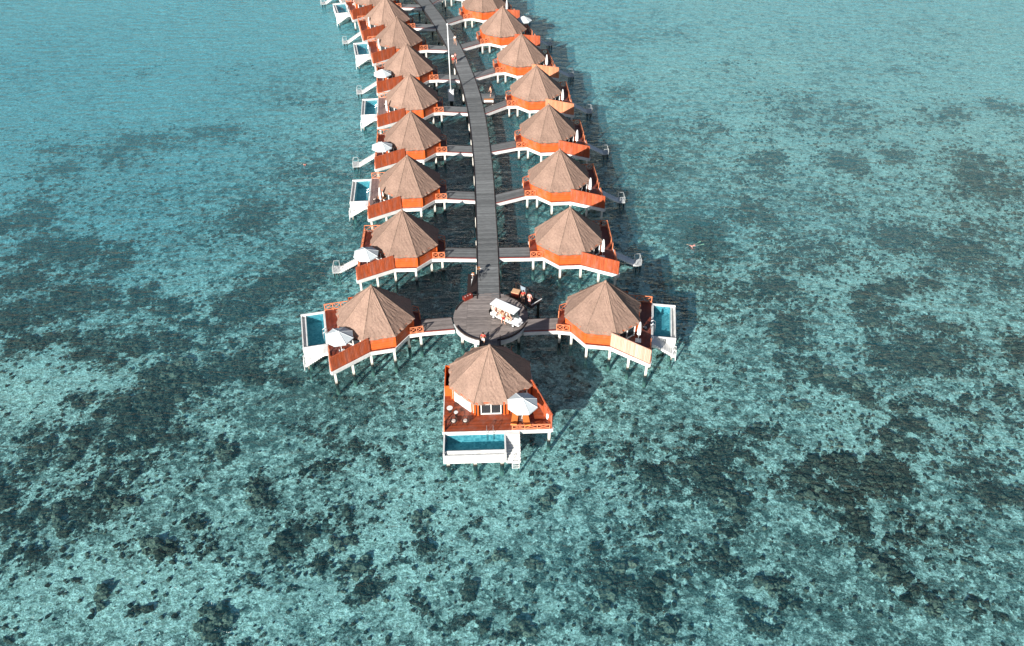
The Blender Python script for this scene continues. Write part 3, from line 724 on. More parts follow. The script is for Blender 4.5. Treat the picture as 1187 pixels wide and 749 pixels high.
for s in (1,-1):
    for i in range(0,len(C)-10,10):
        a,b=C[i],C[i+10]; d=(b-a).normalized(); n=Vector((-d.y,d.x))
        p=a+n*(hw-.05)*s; q=b+n*(hw-.05)*s; edge.beam((p.x,p.y,1.86),(q.x,q.y,1.86),.12,.34)
        edge.beam((p.x,p.y,2.13),(q.x,q.y,2.13),.10,.055)
edge.build('edge_beam',M['dark_wood'],walk)
k=0
for i in range(8,len(C)-10,26):
    d=(C[i+1]-C[i]).normalized(); n=Vector((-d.y,d.x))
    for s in (1,-1):
        p=C[i]+n*(hw-.02)*s
        m_=MB(); m_.beam((p.x,p.y,.2),(p.x,p.y,1.66),.22,.22); so=m_.build('stilt',M['pile'],walk)
        m_=MB(); m_.tube((p.x,p.y,-1.5),(p.x,p.y,.22),.18,.16,8); m_.build('footing',M['pile_dark'],so)
# round platform
PC=Vector((-2.32,68.95)); PR=4.08
pf=empty('round_platform',(PC.x,PC.y,0),0,'round grey plank platform at the end of the boardwalk, carrying the buggy','platform')
mb=MB(); y=-PR
while y<PR:
    y2=min(y+.20,PR); ym=(y+y2)/2; xw=math.sqrt(max(PR*PR-ym*ym,.01)); cuts=[-xw]+[c for c in (-2.6,0.05,2.5) if abs(c)<xw-.3]+[xw]
    if rr.random()<.25: base=rr.uniform(.88,1.12)
    for c0,c1 in zip(cuts,cuts[1:]):
        tn=base*rr.uniform(.75,1.2); dz=rr.uniform(-.006,.006)
        mb.box(c0+.008,c1-.008,y+.01,y2-.01,2.05+dz,2.108+dz,tn)
    y=y2
mb.build('deck',M['grey_wood'],pf)
def arc(a0,a1,n,r): return [(math.cos(R(a0+(a1-a0)*k/n))*r, math.sin(R(a0+(a1-a0)*k/n))*r) for k in range(n+1)]
for nm,mat,segs,w,h,z in (('edge_beam','white',[(198,260),(281,343)],.12,.55,1.80),('kerb','dark_wood',[(-155,-98),(-79,-17),(14,66),(112,165)],.12,.16,2.16)):
    for a0,a1 in segs:
        e=MB(); p=arc(a0,a1,10,PR+(.07 if nm=='edge_beam' else -.06))
        for u,v in zip(p,p[1:]): e.beam((*u,z),(*v,z),w,h)
        e.build(nm,M[mat],pf)
e=MB(); e.prism(arc(0,352.5,47,PR-.05),1.62,2.04); e.build('frame',M['dark_wood'],pf)
for a in (215,245,295,325,20,60,120,160):
    x,y=math.cos(R(a))*(PR-.35),math.sin(R(a))*(PR-.35); q=MB(); q.beam((x,y,.2),(x,y,1.62),.26,.26); so=q.build('stilt',M['pile'],pf)
    q=MB(); q.tube((x,y,-1.5),(x,y,.22),.2,.18,8); q.build('footing',M['pile_dark'],so)
# footbridges from the boardwalk to each villa
def bridge(key, p0, width, label):
    (gx,gy,_),_a = at(key,-4.76,-2.27); (hx,hy,_),_b = at(key,-4.76,-2.27+width)
    P0=Vector(p0); P1=Vector((gx,gy)); Q1=Vector((hx,hy)); Q0=P0+(Q1-P1); 
    t=empty('footbridge',((P0.x+P1.x)/2,(P0.y+P1.y)/2,0),0,label,'footbridge','grey footbridges between boardwalk and villas')
    o=Vector((t.location.x,t.location.y)); P0-=o;P1-=o;Q0-=o;Q1-=o
    m_=MB(); n=11
    for k in range(n):
        a,b=P0.lerp(Q0,(k+.05)/n),P0.lerp(Q0,(k+.95)/n); c,d=P1.lerp(Q1,(k+.95)/n),P1.lerp(Q1,(k+.05)/n)
        m_.prism([tuple(a),tuple(b),tuple(c),tuple(d)],1.99,2.085,rr.uniform(.7,1.2))
    m_.build('deck',M['grey_wood' if key in ('L0','R0') else 'grey_wood_x'],t)  # bridges beyond the platform get the darker board, painting in their shade
    e=MB(); n2=(P0-Q0).normalized()*.06; e.beam((P0.x+n2.x,P0.y+n2.y,1.88),(P1.x+n2.x,P1.y+n2.y,1.88),.09,.42); e.build('edge_beam',M['white'],t)
    e=MB(); e.beam((Q0.x-n2.x,Q0.y-n2.y,1.88),(Q1.x-n2.x,Q1.y-n2.y,1.88),.09,.42); e.build('edge_beam',M['dark_wood'],t)
    e=MB(); e.beam((P0.x*.97,P0.y+.05,2.13),(P1.x*.97,P1.y+.05,2.13),.09,.08); e.build('kerb',M['red_wood'],t)
LY=[None,79.65,92.95,104.9,116.9,129.1,141.0,151.8,161.8,171.5]; RY=[None,79.7,91.8,105.3,117.3,130.2,142.5,154.3,165.0]
def walk_x(y):
    for (x0,y0),(x1,y1) in zip(CL,CL[1:]):
        if y0<=y<=y1: return x0+(x1-x0)*(y-y0)/(y1-y0)
    return CL[-1][0]
bridge('L0',(-6.15,66.75),2.1,'grey plank footbridge from the round platform to the villa on its left')
bridge('R0',(1.25,66.35),2.1,'grey plank footbridge from the round platform to the villa with bleached fence')
for i in range(1,10): gy=at('L%d'%i,-4.76,-2.27)[0][1]-(.35 if i>1 else .1); bridge('L%d'%i,(walk_x(gy)-hw-.02,gy),2.15,'grey plank footbridge to the %s villa of the left row'%ORD[i])
for i in range(1,9): bridge('R%d'%i,(walk_x(RY[i])+hw+.02,RY[i]),2.15,'grey plank footbridge to the %s villa of the right row'%ORD[i])
t=empty('footbridge',(-2.3,64.0,0),0,'short footbridge between the round platform and the villa standing alone','footbridge','grey footbridges between boardwalk and villas')
m_=MB()
for k in range(8): m_.box(-1.0+k*.25+.01,-.75+k*.25-.01,-2.0,.93,1.985,2.08,rr.uniform(.8,1.15))
m_.build('deck',M['grey_wood'],t)
for s in (-1,1): e=MB(); e.box(s*1.06-.05,s*1.06+.05,-2.0,.9,1.6,2.9 if s<0 else 2.9); e.build('side_screen',M['dark_wood'],t)
# ------------------------------------------------------------------ mast, benches and small things near the walk
mast=empty('mast',(-9.69,124.75,0),0,'tall slim white mast on a pale box beside the left edge of the boardwalk','mast')
q=MB(); q.tube((0,0,2.3),(0,0,13.1),.10,.065,10); q.build('pole',M['pole_white'],mast,smooth=True)
q=MB(); q.box(-.42,.42,-.42,.42,.9,2.5); q.box(-.47,.47,-.47,.47,2.501,2.57); q.build('base_box',M['pole_white'],mast)
q=MB(); q.tube((0,0,-1.5),(0,0,1.0),.3,.28,10); q.build('pile',M['pile_dark'],mast)
q=MB(); q.tube((0,0,13.1),(0,0,13.3),.16,.12,10); q.build('lamp',M['pole_white'],mast)
bay=empty('side_platform',(-4.55,122.9,0),0,'small grey side platform with a seat where a person in dark clothes stands','platform')
m_=MB()
for k in range(10): m_.box(-.45,1.9,-1.35+k*.3+.012,-1.05+k*.3-.012,2.02,2.085,rr.uniform(.75,1.15))
m_.build('deck',M['grey_wood_x'],bay); m_=MB(); m_.box(-.5,1.9,-1.4,1.7,1.70,2.0); m_.build('frame',M['dark_wood'],bay)
m_=MB(); m_.box(.25,1.75,-1.62,-1.18,2.50,2.58); so=m_.build('seat',M['teak'],bay); m_=MB(); m_.box(.28,1.72,-1.68,-1.63,2.2,2.5); m_.box(.3,.4,-1.6,-1.2,2.09,2.499); m_.box(1.6,1.7,-1.6,-1.2,2.09,2.499); m_.build('seat_frame',M['pole_white'],so)
for x,y in ((1.6,-1.2),(1.6,1.4)): m_=MB(); m_.beam((x,y,-1.4),(x,y,1.7),.2,.2); m_.build('stilt',M['pile'],bay)
def put(o, loc, rz=0): o.location=loc; o.rotation_euler=(0,0,R(rz)); return o
WG='people walking or standing on the boardwalk and platform'
put(person(stand(.5),'cloth_white','cloth_tan','hair_dark','skin_light',label='person in a white top walking on the far part of the boardwalk',group=WG),(-10.0,144.6,2.1),20)
put(person(stand(.6),'cloth_pink','cloth_red','hair_brown','skin_light',label='person in a pink top and red shorts walking behind the mast',group=WG),(-9.55,136.7,2.1),15)
put(person(stand(.0),'cloth_white','cloth_red','hair_dark','skin',label='person in white and red walking beside the one in a pink top',group=WG),(-9.95,136.3,2.1),10)
put(person(stand(.1),'cloth_tan','cloth_dark','hair_brown','skin_light',skirt=True,label='person in dark skirt standing on the small side platform',group=WG),(-3.3,123.4,2.1),-60)
put(person(stand(.2),'cloth_red','cloth_white','hair_dark','skin',label='person in a red top on the short bridge behind the front villa',group=WG),(-3.0,64.3,2.1),170)
put(person(stand(.1),'cloth_red','cloth_dark','hair_dark','skin',label='person in a red top at the dark landing beside the buggy',group=WG),(1.25,71.35,2.1),200)
put(person(stand(.1),'cloth_pink','cloth_pink','hair_dark','skin_light',skirt=True,label='person in a pale pink dress at the edge of the dark landing',group=WG),(1.95,70.95,2.1),150)
put(person(stand(.3),'cloth_tan','cloth_red','hair_brown','skin_light',label='bare-legged person stepping out beside the white buggy',group=WG),(-.95,67.75,2.1),30)
def swimmer(loc, rz, sk, top, bot, label, fins):
    p=put(person(swim(),top,bot,'hair_dark',sk,label=label,group='swimmers in the lagoon'),loc,rz)
    p.scale=(.85,.85,.85)
    if fins:
        for m in (-1,1):
            f=MB(); f.prism([(.25*m,.95),(.36*m,.95),(.50*m,1.55),(.28*m,1.6)],-.01,.02); f.build('fin',M['fin'],p)
    return p
swimmer((22.9,85.2,-.03),-62,'skin_light','cloth_pink','cloth_pink','snorkeller in pink with pale fins floating to the right of the villas',True)
swimmer((-30.2,105.9,-.06),60,'skin_light','cloth_red','cloth_dark','lone swimmer in red on the open water to the left of the villas',False)
# dark landing with crate and board beside the platform
ld=empty('landing',(1.55,72.1,0),-40,'dark timber landing at the upper right rim of the round platform','landing')
ld.rotation_euler=(0,0,R(-40))
m_=MB()
for k in range(10): m_.box(-2.0+k*.36,-1.66+k*.36,-.9,.75,1.97,2.06,rr.uniform(.8,1.2))
m_.build('deck',M['dark_wood'],ld); m_=MB(); m_.beam((-2.0,.72,2.9),(1.6,.72,2.9),.08,.08)
for x in (-2,-1.1,-.2,.7,1.6): m_.beam((x,.72,2.06),(x,.72,2.9),.07,.07)
m_.build('railing',M['dark_wood'],ld)
for x in (-1.7,1.4): m_=MB(); m_.beam((x,.5,-1.4),(x,.5,1.97),.22,.22); m_.build('stilt',M['pile_dark'],ld)
m_=MB(); m_.beam((1.55,-.95,2.5),(1.75,.7,2.5),.07,.07); m_.build('handrail',M['pole_white'],ld)
cr=empty('crate',(.45,72.55,2.07),R(-20),'tan crate with reddish sides on the dark landing','crate')
m_=MB(); m_.box(-.42,.42,-.34,.34,0,.62); m_.build('body',M['red_wood'],cr); m_=MB(); m_.box(-.46,.46,-.38,.38,.621,.70); m_.build('lid',simple('tan_lid',(.55,.33,.19),.7),cr)
bd=empty('notice_board',(1.25,72.75,2.07),R(-35),'grey-blue board standing behind the tan crate','board')
m_=MB(); m_.box(-.38,.38,-.03,.03,.35,1.15); m_.build('panel',M['cloth_blue'],bd); 
for x in (-.36,.30): m_=MB(); m_.box(x,x+.06,-.08,-.031,0,1.1); m_.build('post',M['dark_wood'],bd)
# red chest and bicycle at the upper left of the platform
ch=empty('storage_chest',(-4.95,72.0,2.1),R(38),'dark red chest at the upper left rim of the round platform','chest')
m_=MB(); m_.box(-.55,.55,-.22,.22,0,.42); m_.build('body',M['red_wood'],ch); m_=MB(); m_.box(-.58,.58,-.25,.25,.421,.47); 
m_.build('lid',M['red_wood'],ch); m_=MB()
for x in (-.35,0,.35): m_.box(x-.05,x+.05,-.1,0,.471,.53)
m_.build('clasp',M['offwhite'],ch)
def bicycle(loc,rz,label,frame='pole_white'):
    t=empty('bicycle',loc,R(rz),label,'bicycle')
    for x in (-.52,.52):
        w=MB(); n=18
        for k in range(n):
            a,b=2*math.pi*k/n,2*math.pi*(k+1)/n; w.tube((x+.32*math.cos(a),0,.33+.32*math.sin(a)),(x+.32*math.cos(b),0,.33+.32*math.sin(b)),.022,.022,6)
        wo=w.build('wheel',M['tyre'],t); s=MB()
        for k in range(0,n,2): a=2*math.pi*k/n; s.tube((x,0,.33),(x+.31*math.cos(a),0,.33+.31*math.sin(a)),.006,.006,4)
        s.build('spokes',M['steel'],wo)
    f=MB(); 
    for a,b in (((-.52,0,.33),(-.1,0,.30)),((-.1,0,.30),(-.2,0,.78)),((-.52,0,.33),(-.18,0,.72)),((-.1,0,.30),(.38,0,.75)),((-.18,0,.72),(.36,0,.80)),((.52,0,.33),(.34,0,.95))): f.tube(a,b,.024,.024,6)
    f.build('frame',M[frame],t); s=MB(); s.box(-.33,-.08,-.07,.07,.84,.9); s.build('saddle',M['black'],t)
    h=MB(); h.path([(.25,-.27,1.0),(.36,-.1,1.0),(.36,.1,1.0),(.25,.27,1.0)],.018); h.build('handlebar',M['steel'],t)
    b=MB(); b.box(.42,.7,-.16,.16,.78,.80); b.box(.42,.44,-.16,.16,.80,.98); b.box(.68,.70,-.16,.16,.80,.98); b.box(.441,.679,-.16,-.14,.80,.98); b.box(.441,.679,.14,.16,.80,.98); b.build('basket',M['teak'],t)
    return t
bp=empty('cycle_stand',(-4.6,75.0,0),0,'narrow dark ledge beside the boardwalk where the pale bicycle stands','platform')
m_=MB(); m_.box(-.5,.62,-1.9,1.7,1.93,2.03); m_.build('deck',M['dark_wood'],bp)
for y in (-1.6,1.4): m_=MB(); m_.beam((-.3,y,-1.4),(-.3,y,1.93),.2,.2); m_.build('stilt',M['pile_dark'],bp)
bicycle((-4.55,75.0,2.03),82,'pale bicycle on the ledge left of the boardwalk, just above the platform')
bicycle((-3.75,76.0,2.1),98,'dark bicycle at the left edge of the boardwalk','black')
# ------------------------------------------------------------------ buggy
def buggy():
    t=empty('golf_buggy',(-.62,68.30,2.108),R(-35),'white six-seat golf buggy with a long flat roof parked on the round platform','golf buggy')
    B=lambda m_,n,m,p=t,**k: m_.build(n,M[m],p,**k)
    m_=MB(); m_.prism([(-1.72,-.52),(1.30,-.52),(1.30,.52),(-1.72,.52)],.30,.42); m_.box(-1.70,-1.25,-.55,.55,.421,.70); B(m_,'body','buggy_white')
    m_=MB(); m_.add([(1.18,-.55,.30),(1.95,-.42,.30),(1.95,.42,.30),(1.18,.55,.30),(1.18,-.55,.92),(1.80,-.40,.62),(1.80,.40,.62),(1.18,.55,.92)],[(0,3,2,1),(4,5,6,7),(0,1,5,4),(1,2,6,5),(2,3,7,6),(3,0,4,7)]); fo=B(m_,'front_cowl','buggy_white')
    for y in (-.3,.3): h=MB(); h.ball((1.86,y,.52),.08,.8); h.build('headlight',M['glass'],fo)
    for x,y in ((-1.28,-.52),(-1.28,.52),(1.28,-.52),(1.28,.52)):
        w=MB(); w.tube((x,y-.09,.22),(x,y+.09,.22),.22,.22,18); wo=B(w,'wheel','tyre'); r=MB(); s=-1 if y<0 else 1; r.tube((x,y+s*.091,.22),(x,y+s*.115,.22),.12,.10,12); r.build('rim',M['pole_white'],wo)
        a=MB(); a.box(x-.28,x+.28,y-.12 if y>0 else y-.10,y+.10 if y>0 else y+.12,.46,.52); B(a,'fender','buggy_white')
    for x in (.35,-.45,-1.2):
        s=MB(); s.box(x-.25,x+.22,-.5,.5,.421,.72); so=B(s,'seat','seat'); b=MB(); b.beam((x-.27,0,.70),(x-.36,0,1.18),.98,.09); b.build('seat_back',M['seat'],so)
    for x,y in ((1.05,-.50),(1.05,.50),(.0,-.53),(.0,.53),(-.85,-.53),(-.85,.53),(-1.62,-.50),(-1.62,.50)):
        s=MB(); s.tube((x+(.18 if x>1 else 0),y,.42 if x<1 else .85),(x-(.05 if x>1 else 0),y,1.83),.024); B(s,'roof_post','black')
    r=MB(); r.box(-1.74,1.42,-.60,.60,1.83,1.88); r.box(-1.68,1.36,-.55,.55,1.881,1.91); 
    for x in (-1.0,-.3,.4): r.box(x,x+.03,-.55,.55,1.911,1.922)
    B(r,'roof','buggy_white')
    w=MB(); w.beam((1.22,0,.92),(1.07,0,1.80),.94,.02); B(w,'windscreen','glass')
    s=MB(); n=14
    for k in range(n): a,b=2*math.pi*k/n,2*math.pi*(k+1)/n; s.tube((.88+.05*math.cos(a),.25+.17*math.sin(a),1.0+.16*math.cos(a)),(.88+.05*math.cos(b),.25+.17*math.sin(b),1.0+.16*math.cos(b)),.015)
    s.tube((.88,.25,1.0),(1.15,.25,.8),.02); B(s,'steering_wheel','black')
    m_=MB(); m_.box(-2.02,-1.73,-.42,.42,.36,.44); m_.box(-2.02,-1.98,-.42,.42,.441,.75); B(m_,'rear_rack','black')
    return t
bg=buggy()
def seated(x,y,top,bot,hair,label,face=90):
    a=R(-35); p=person(sit(),top,bot,hair,'skin_light',label=label,group='people seated in the buggy')
    p.location=(bg.location.x+x*math.cos(a)-y*math.sin(a), bg.location.y+x*math.sin(a)+y*math.cos(a), 2.108+.30); p.rotation_euler=(0,0,R(-35+face))
seated(.32,-.24,'cloth_white','cloth_tan','hair_dark','driver in a white shirt on the front bench of the buggy')
seated(-.48,-.26,'cloth_tan','cloth_white','hair_brown','passenger in tan on the middle bench of the buggy')
seated(-.48,.24,'cloth_red','cloth_dark','hair_dark','passenger in red on the middle bench of the buggy')
seated(-1.22,-.26,'cloth_pink','cloth_white','hair_dark','passenger in pink on the rear bench of the buggy')
# ------------------------------------------------------------------ terrace furniture
FU={}
def furn(kind, maker, key, x, y, label, cat, group, rz=0, z=DECK):
    if kind not in FU: o=maker(); FU[kind]=o
    else: o=copy_fast(FU[kind])
    p,a=at(key,x,y,z); o.location=p; sx=1 if key[0]=='R' else -1; o.rotation_euler=(0,0,a+sx*R(rz)+(0 if sx>0 else math.pi))
    return tag(o,label,cat,group)
def vname(key):
    if key=='F': return 'the villa standing alone'
    return 'the %s villa of the %s row'%(ORD[int(key[1:])],'left' if key[0]=='L' else 'right')
OP=lambda: make_parasol(True); CP=lambda: make_parasol(False)
furn('op',OP,'F',4.55,-2.95,'open white parasol over the orange loungers of the villa standing alone','parasol','open white parasols')
for k,(x,y) in {'L0':(3.95,-3.35),'L1':(4.2,-3.9),'L3':(4.2,-3.7),'L5':(4.2,-3.5),'R6':(4.3,1.3),'L8':(3.9,2.2)}.items():
    furn('op',OP,k,x,y,'open white parasol on the terrace of '+vname(k),'parasol','open white parasols')
for k,(x,y) in {'R0':(3.95,-2.75),'R1':(3.8,-2.7),'R2':(3.8,-2.7),'R3':(3.9,-2.6),'R4':(3.9,-2.6),'R5':(3.9,-2.4),'R7':(3.9,-2.2),'L2':(3.75,-2.9),'L4':(3.8,-2.6),'L6':(3.7,-1.9),'L7':(3.6,-1.8)}.items():
    furn('cp',CP,k,x,y,'closed white parasol on the terrace of '+vname(k),'parasol','closed white parasols')
LG='sun loungers on the terraces'
for j,(x,y,rz) in enumerate(((4.95,-2.2,8),(5.1,-3.3,-6))):
    furn('lo',make_lounger,'F',x,y,('orange sun lounger under the parasol of the villa standing alone, on its pool side','orange sun lounger under the parasol of the villa standing alone, on its fence side')[j],'sun lounger',LG,rz)
for k in ('L0','L1','L2','L3','R0','R1','R2','R3','R4'):
    furn('lo',make_lounger,k,4.2,-4.35,'teak sun lounger behind the fence of '+vname(k),'sun lounger',LG,-27)
furn('ta',make_table,'F',3.35,3.95,'larger round white table in the corner of the terrace of the villa standing alone','table','small round white tables')
furn('tb',lambda: make_table('white',.20,.45),'F',3.85,3.35,'smaller round white table beside the larger one on the same terrace','table','small round white tables')
furn('ch',make_chair,'F',4.95,3.55,'dark round armchair with white cushion nearest the left edge of the terrace','armchair','dark round armchairs')
furn('ch',make_chair,'F',4.95,2.45,'dark round armchair with white cushion between its twin and the pool ladder','armchair','dark round armchairs',20)
furn('tc',lambda: make_table('teak',.62,.7),'L2',3.6,-2.05,'round brown dining table on the weathered deck of the third villa of the left row','table','')
for k,(x,y) in {'L2':(4.6,-2.2),'L4':(4.2,.6),'R0':(4.6,-1.0)}.items():
    furn('ch',make_chair,k,x,y,'dark round armchair on the terrace of '+vname(k),'armchair','dark round armchairs',0)
tw=MB()
tw.box(-.14,.14,-.02,.0,-.75,.02); tw.box(-.14,.14,-.02,.10,.021,.04); tw.box(-.14,.14,.08,.10,-.45,.02)
p,a=at('F',4.95,-5.35,DECK+.98); tow=tw.build('towel',M['canvas_w']); tow.location=p; tow.rotation_euler=(0,0,a+R(60)); tag(tow,'white towel hanging at the fence corner of the villa standing alone','towel')
# ------------------------------------------------------------------ lagoon
BLOBS="-912,1543,4.1,2.1,80;-871,1405,3.1,2.2,60;-660,1404,3.1,3.0,70;-493,1421,3.9,2.6,60;-349,1285,3.6,3.3,70;-577,1138,4.0,3.3,80;-470,1188,4.1,2.9,80;-665,1074,2.5,2.6,90;-703,1134,2.4,2.2,80;-298,1052,3.1,2.5,60;-359,936,3.5,4.3,70;-664,938,2.9,2.6,100;-627,876,2.2,2.4,100;-571,847,2.7,3.4,100;-505,837,2.7,2.8,90;-605,802,2.6,2.1,100;-522,768,3.1,2.5,100;-568,732,3.0,2.4,100;-280,789,4.0,3.5,110;-300,759,3.1,2.3,100;-261,824,2.7,2.2,100;-348,728,1.5,1.2,100;-397,744,2.0,1.6,90;-443,760,2.0,2.0,70;-452,669,2.9,3.6,100;-512,691,3.4,1.5,90;-551,684,2.4,1.8,90;-441,593,1.8,1.7,100;-379,578,3.1,3.7,100;-369,631,3.7,2.0,80;-407,691,3.9,1.8,90;-351,648,1.9,1.4,90;-296,648,2.8,1.9,90;-257,636,1.4,1.3,80;-280,697,2.9,1.5,80;-346,546,2.1,1.4,90;-416,540,2.1,1.7,80;-468,558,1.6,1.4,70;-464,530,1.3,1.3,70;-471,489,1.2,2.1,80;-386,464,2.4,2.0,70;-366,508,1.6,1.3,70;-438,459,1.6,1.2,80;-434,410,0.9,1.3,80;-340,374,0.9,0.6,110;-278,527,1.0,1.1,100;-300,488,1.2,2.1,80;-234,475,1.2,0.8,100;-274,436,1.1,0.7,90;-311,423,0.9,0.7,90;-239,350,1.0,1.5,110;-214,334,0.8,0.6,100;-299,378,0.7,0.6,90;-189,427,1.5,1.4,60;-188,503,1.6,1.6,70;-201,568,1.0,1.2,80;-174,545,1.0,1.1,80;322,1567,4.2,3.5,60;544,1544,2.0,2.1,60;634,1565,1.7,1.7,60;435,1503,3.2,2.5,60;765,1469,4.7,3.2,60;697,1412,3.1,2.6,70;820,1658,2.6,1.9,50;861,1585,2.5,2.2,50;188,1327,2.2,2.7,70;468,1257,7.1,8.2,60;538,1226,6.9,6.3,65;404,1433,4.7,4.6,50;378,1088,3.2,3.9,75;500,1084,3.8,5.3,70;575,1110,3.9,4.0,65;672,1046,3.7,7.6,75;692,1225,4.9,3.7,60;818,1255,2.8,1.9,70;326,943,4.7,3.3,55;386,863,5.0,3.9,75;520,891,4.5,4.1,60;576,862,4.4,4.9,70;311,781,2.1,2.0,80;432,748,2.5,2.4,80;465,785,2.1,1.7,80;475,716,2.5,1.8,70;309,695,1.9,3.0,100;298,633,1.8,2.0,100;338,633,1.4,1.6,90;361,620,0.7,0.8,100;319,666,2.8,2.9,80;437,665,4.7,2.9,80;515,594,2.2,2.5,100;467,565,1.7,1.4,110;505,554,1.3,1.7,100;456,588,1.3,1.2,90;393,560,1.6,1.8,100;375,532,1.0,0.9,100;444,521,3.3,2.0,100;418,506,1.2,1.1,100;246,549,1.7,1.4,90;200,527,3.8,2.2,75;166,502,3.3,2.1,70;279,486,2.4,1.5,110;309,506,2.5,2.1,100;343,501,2.0,1.9,110;356,481,1.6,1.5,100;295,461,1.4,1.5,100;200,466,1.2,1.0,110;179,481,2.4,1.5,80;251,486,1.2,1.0,100;448,475,2.4,2.0,100;304,430,1.5,1.1,100;352,425,2.6,1.6,105;313,399,2.2,1.5,90;383,412,2.2,0.9,90;396,407,1.5,1.3,100;382,367,1.4,1.2,90;393,352,1.0,0.8,90;192,426,1.9,1.4,85;175,400,1.5,1.3,80;123,384,1.3,0.8,100;84,384,1.3,1.2,90;102,396,0.9,0.7,90;124,342,1.0,0.9,110;195,345,1.4,0.6,90;219,384,1.8,1.0,80;273,412,0.9,0.7,90;101,522,1.7,1.3,60;-228,478,0.8,1.0,90;-153,531,1.7,1.3,70;-85,451,0.8,0.9,90;-70,423,1.9,2.3,65;-99,402,1.5,0.7,90;-130,399,0.9,0.6,100;-160,397,0.9,0.7,90;-198,431,0.8,1.4,80;-115,380,0.9,0.6,90;-83,367,1.1,0.9,80;-187,370,0.7,0.6,90;31,469,1.2,1.2,100;18,451,0.8,0.8,100;-37,386,0.9,1.0,90;-12,411,0.7,0.7,80;16,402,0.6,0.5,110;6,380,1.1,0.8,90;31,394,0.6,0.8,90;3,344,1.0,0.6,110;18,341,0.6,0.4,100;77,393,1.1,0.8,90;119,383,1.0,1.1,100;122,342,0.8,0.7,100;119,461,2.0,2.0,65;83,422,1.5,1.3,70;89,525,3.3,1.3,60;55,340,0.8,0.6,90;-50,357,1.1,0.9,70;-24,353,0.8,0.6,60;-364,374,1.0,0.8,60;-396,407,1.0,0.9,70;-338,433,0.9,0.7,70;-212,381,0.9,0.7,70;-151,451,1.4,1.1,50;-118,510,1.6,1.1,50;-26,450,1.2,0.9,50;53,489,1.5,1.0,60;430,587,1.3,1.2,70;561,679,1.7,2.0,70;602,788,2.1,2.1,60;508,788,2.6,2.1,50;437,973,3.6,2.7,55;310,1189,4.1,4.1,50;213,1081,3.2,3.6,40;216,790,3.1,2.4,40;240,652,2.3,1.9,50"
bl=np.array([[float(t) for t in s.split(',')] for s in BLOBS.split(';')]); bl[:,:2]/=10; bl[:,4]/=100
def vnoise(x,y,sc,seed):
    """smooth value noise on arrays"""
    g=np.random.default_rng(seed).random((256,256)); u=x*sc; v=y*sc; i=np.floor(u).astype(int); j=np.floor(v).astype(int); a=u-i; b=v-j
    a=a*a*(3-2*a); b=b*b*(3-2*b); G=lambda p,q: g[p%256,q%256]
    return (G(i,j)*(1-a)+G(i+1,j)*a)*(1-b)+(G(i,j+1)*(1-a)+G(i+1,j+1)*a)*b
def fbm(x,y,sc,seed,o=4):
    r=0;w=1;t=0
    for k in range(o): r=r+w*vnoise(x,y,sc*2**k,seed+k); t+=w; w*=.55
    return r/t
def reef_at(x,y):
    wx=x+(fbm(x,y,.22,11,3)-.5)*5; wy=y+(fbm(x,y,.22,21,3)-.5)*6; r=np.zeros_like(x)
    for cx,cy,rx,ry,s in bl:
        if cx>0 and cy<62: s=s*.8
        if cx<-25 and cy>85: s=s*.75
        q=((wx-cx)/(rx*1.05))**2+((wy-cy)/(ry*1.05))**2
        r=np.maximum(r,s*np.exp(-q*.7))
    f=fbm(x,y,.12,31,4)
    far=np.clip((y-95)/70,0,1)
    return np.clip(r*(1-.3*far)*(.45+1.05*fbm(x,y,.45,41,4))+(f-.46)*.8*(1-.6*far)-.5*np.exp(-((x+49)/7)**2-((y-62)/5)**2)-.25*np.exp(-((x-8)/16)**2-((y-62)/9)**2)+.65*np.exp(-((x-25)/2.6)**2-((y-88.5)/5)**2),0,1.2), far
def depth_at(x,y):
    return -1.45
xs=np.concatenate([[-2500,-900,-400,-220,-160],np.arange(-135,136,.6),[160,220,400,900,2500]]); ys=np.concatenate([[-400,-60,-10],np.arange(14,200,.6),[215,260,400,900,3500]])
X,Y=np.meshgrid(xs,ys); Rf,Fa=reef_at(X,Y)
Z=-1.45+.25*(fbm(X,Y,.25,51,4)-.5)+.22*np.clip(Rf-.35,0,.5)*fbm(X,Y,1.3,61,2)
nx,ny=len(xs),len(ys)
V=np.stack([X.ravel(),Y.ravel(),Z.ravel()],1)
I=np.arange(nx*ny).reshape(ny,nx); F=np.stack([I[:-1,:-1].ravel(),I[:-1,1:].ravel(),I[1:,1:].ravel(),I[1:,:-1].ravel()],1)
def np_mesh(name,V,F,mat,k=4,smooth=True):
    me=bpy.data.meshes.new(name); me.vertices.add(len(V)); me.vertices.foreach_set('co',V.astype(np.float32).ravel())
    me.loops.add(F.size); me.loops.foreach_set('vertex_index',F.astype(np.int32).ravel()); me.polygons.add(len(F))
    me.polygons.foreach_set('loop_start',np.arange(0,F.size,k,dtype=np.int32)); me.polygons.foreach_set('use_smooth',np.full(len(F),smooth))
    me.update(calc_edges=True); me.validate(); me.materials.append(mat); return me
me=np_mesh('seabed',V,F,M['seabed'])
a=me.attributes.new('reef','FLOAT','POINT'); a.data.foreach_set('value',Rf.ravel().astype(np.float32))
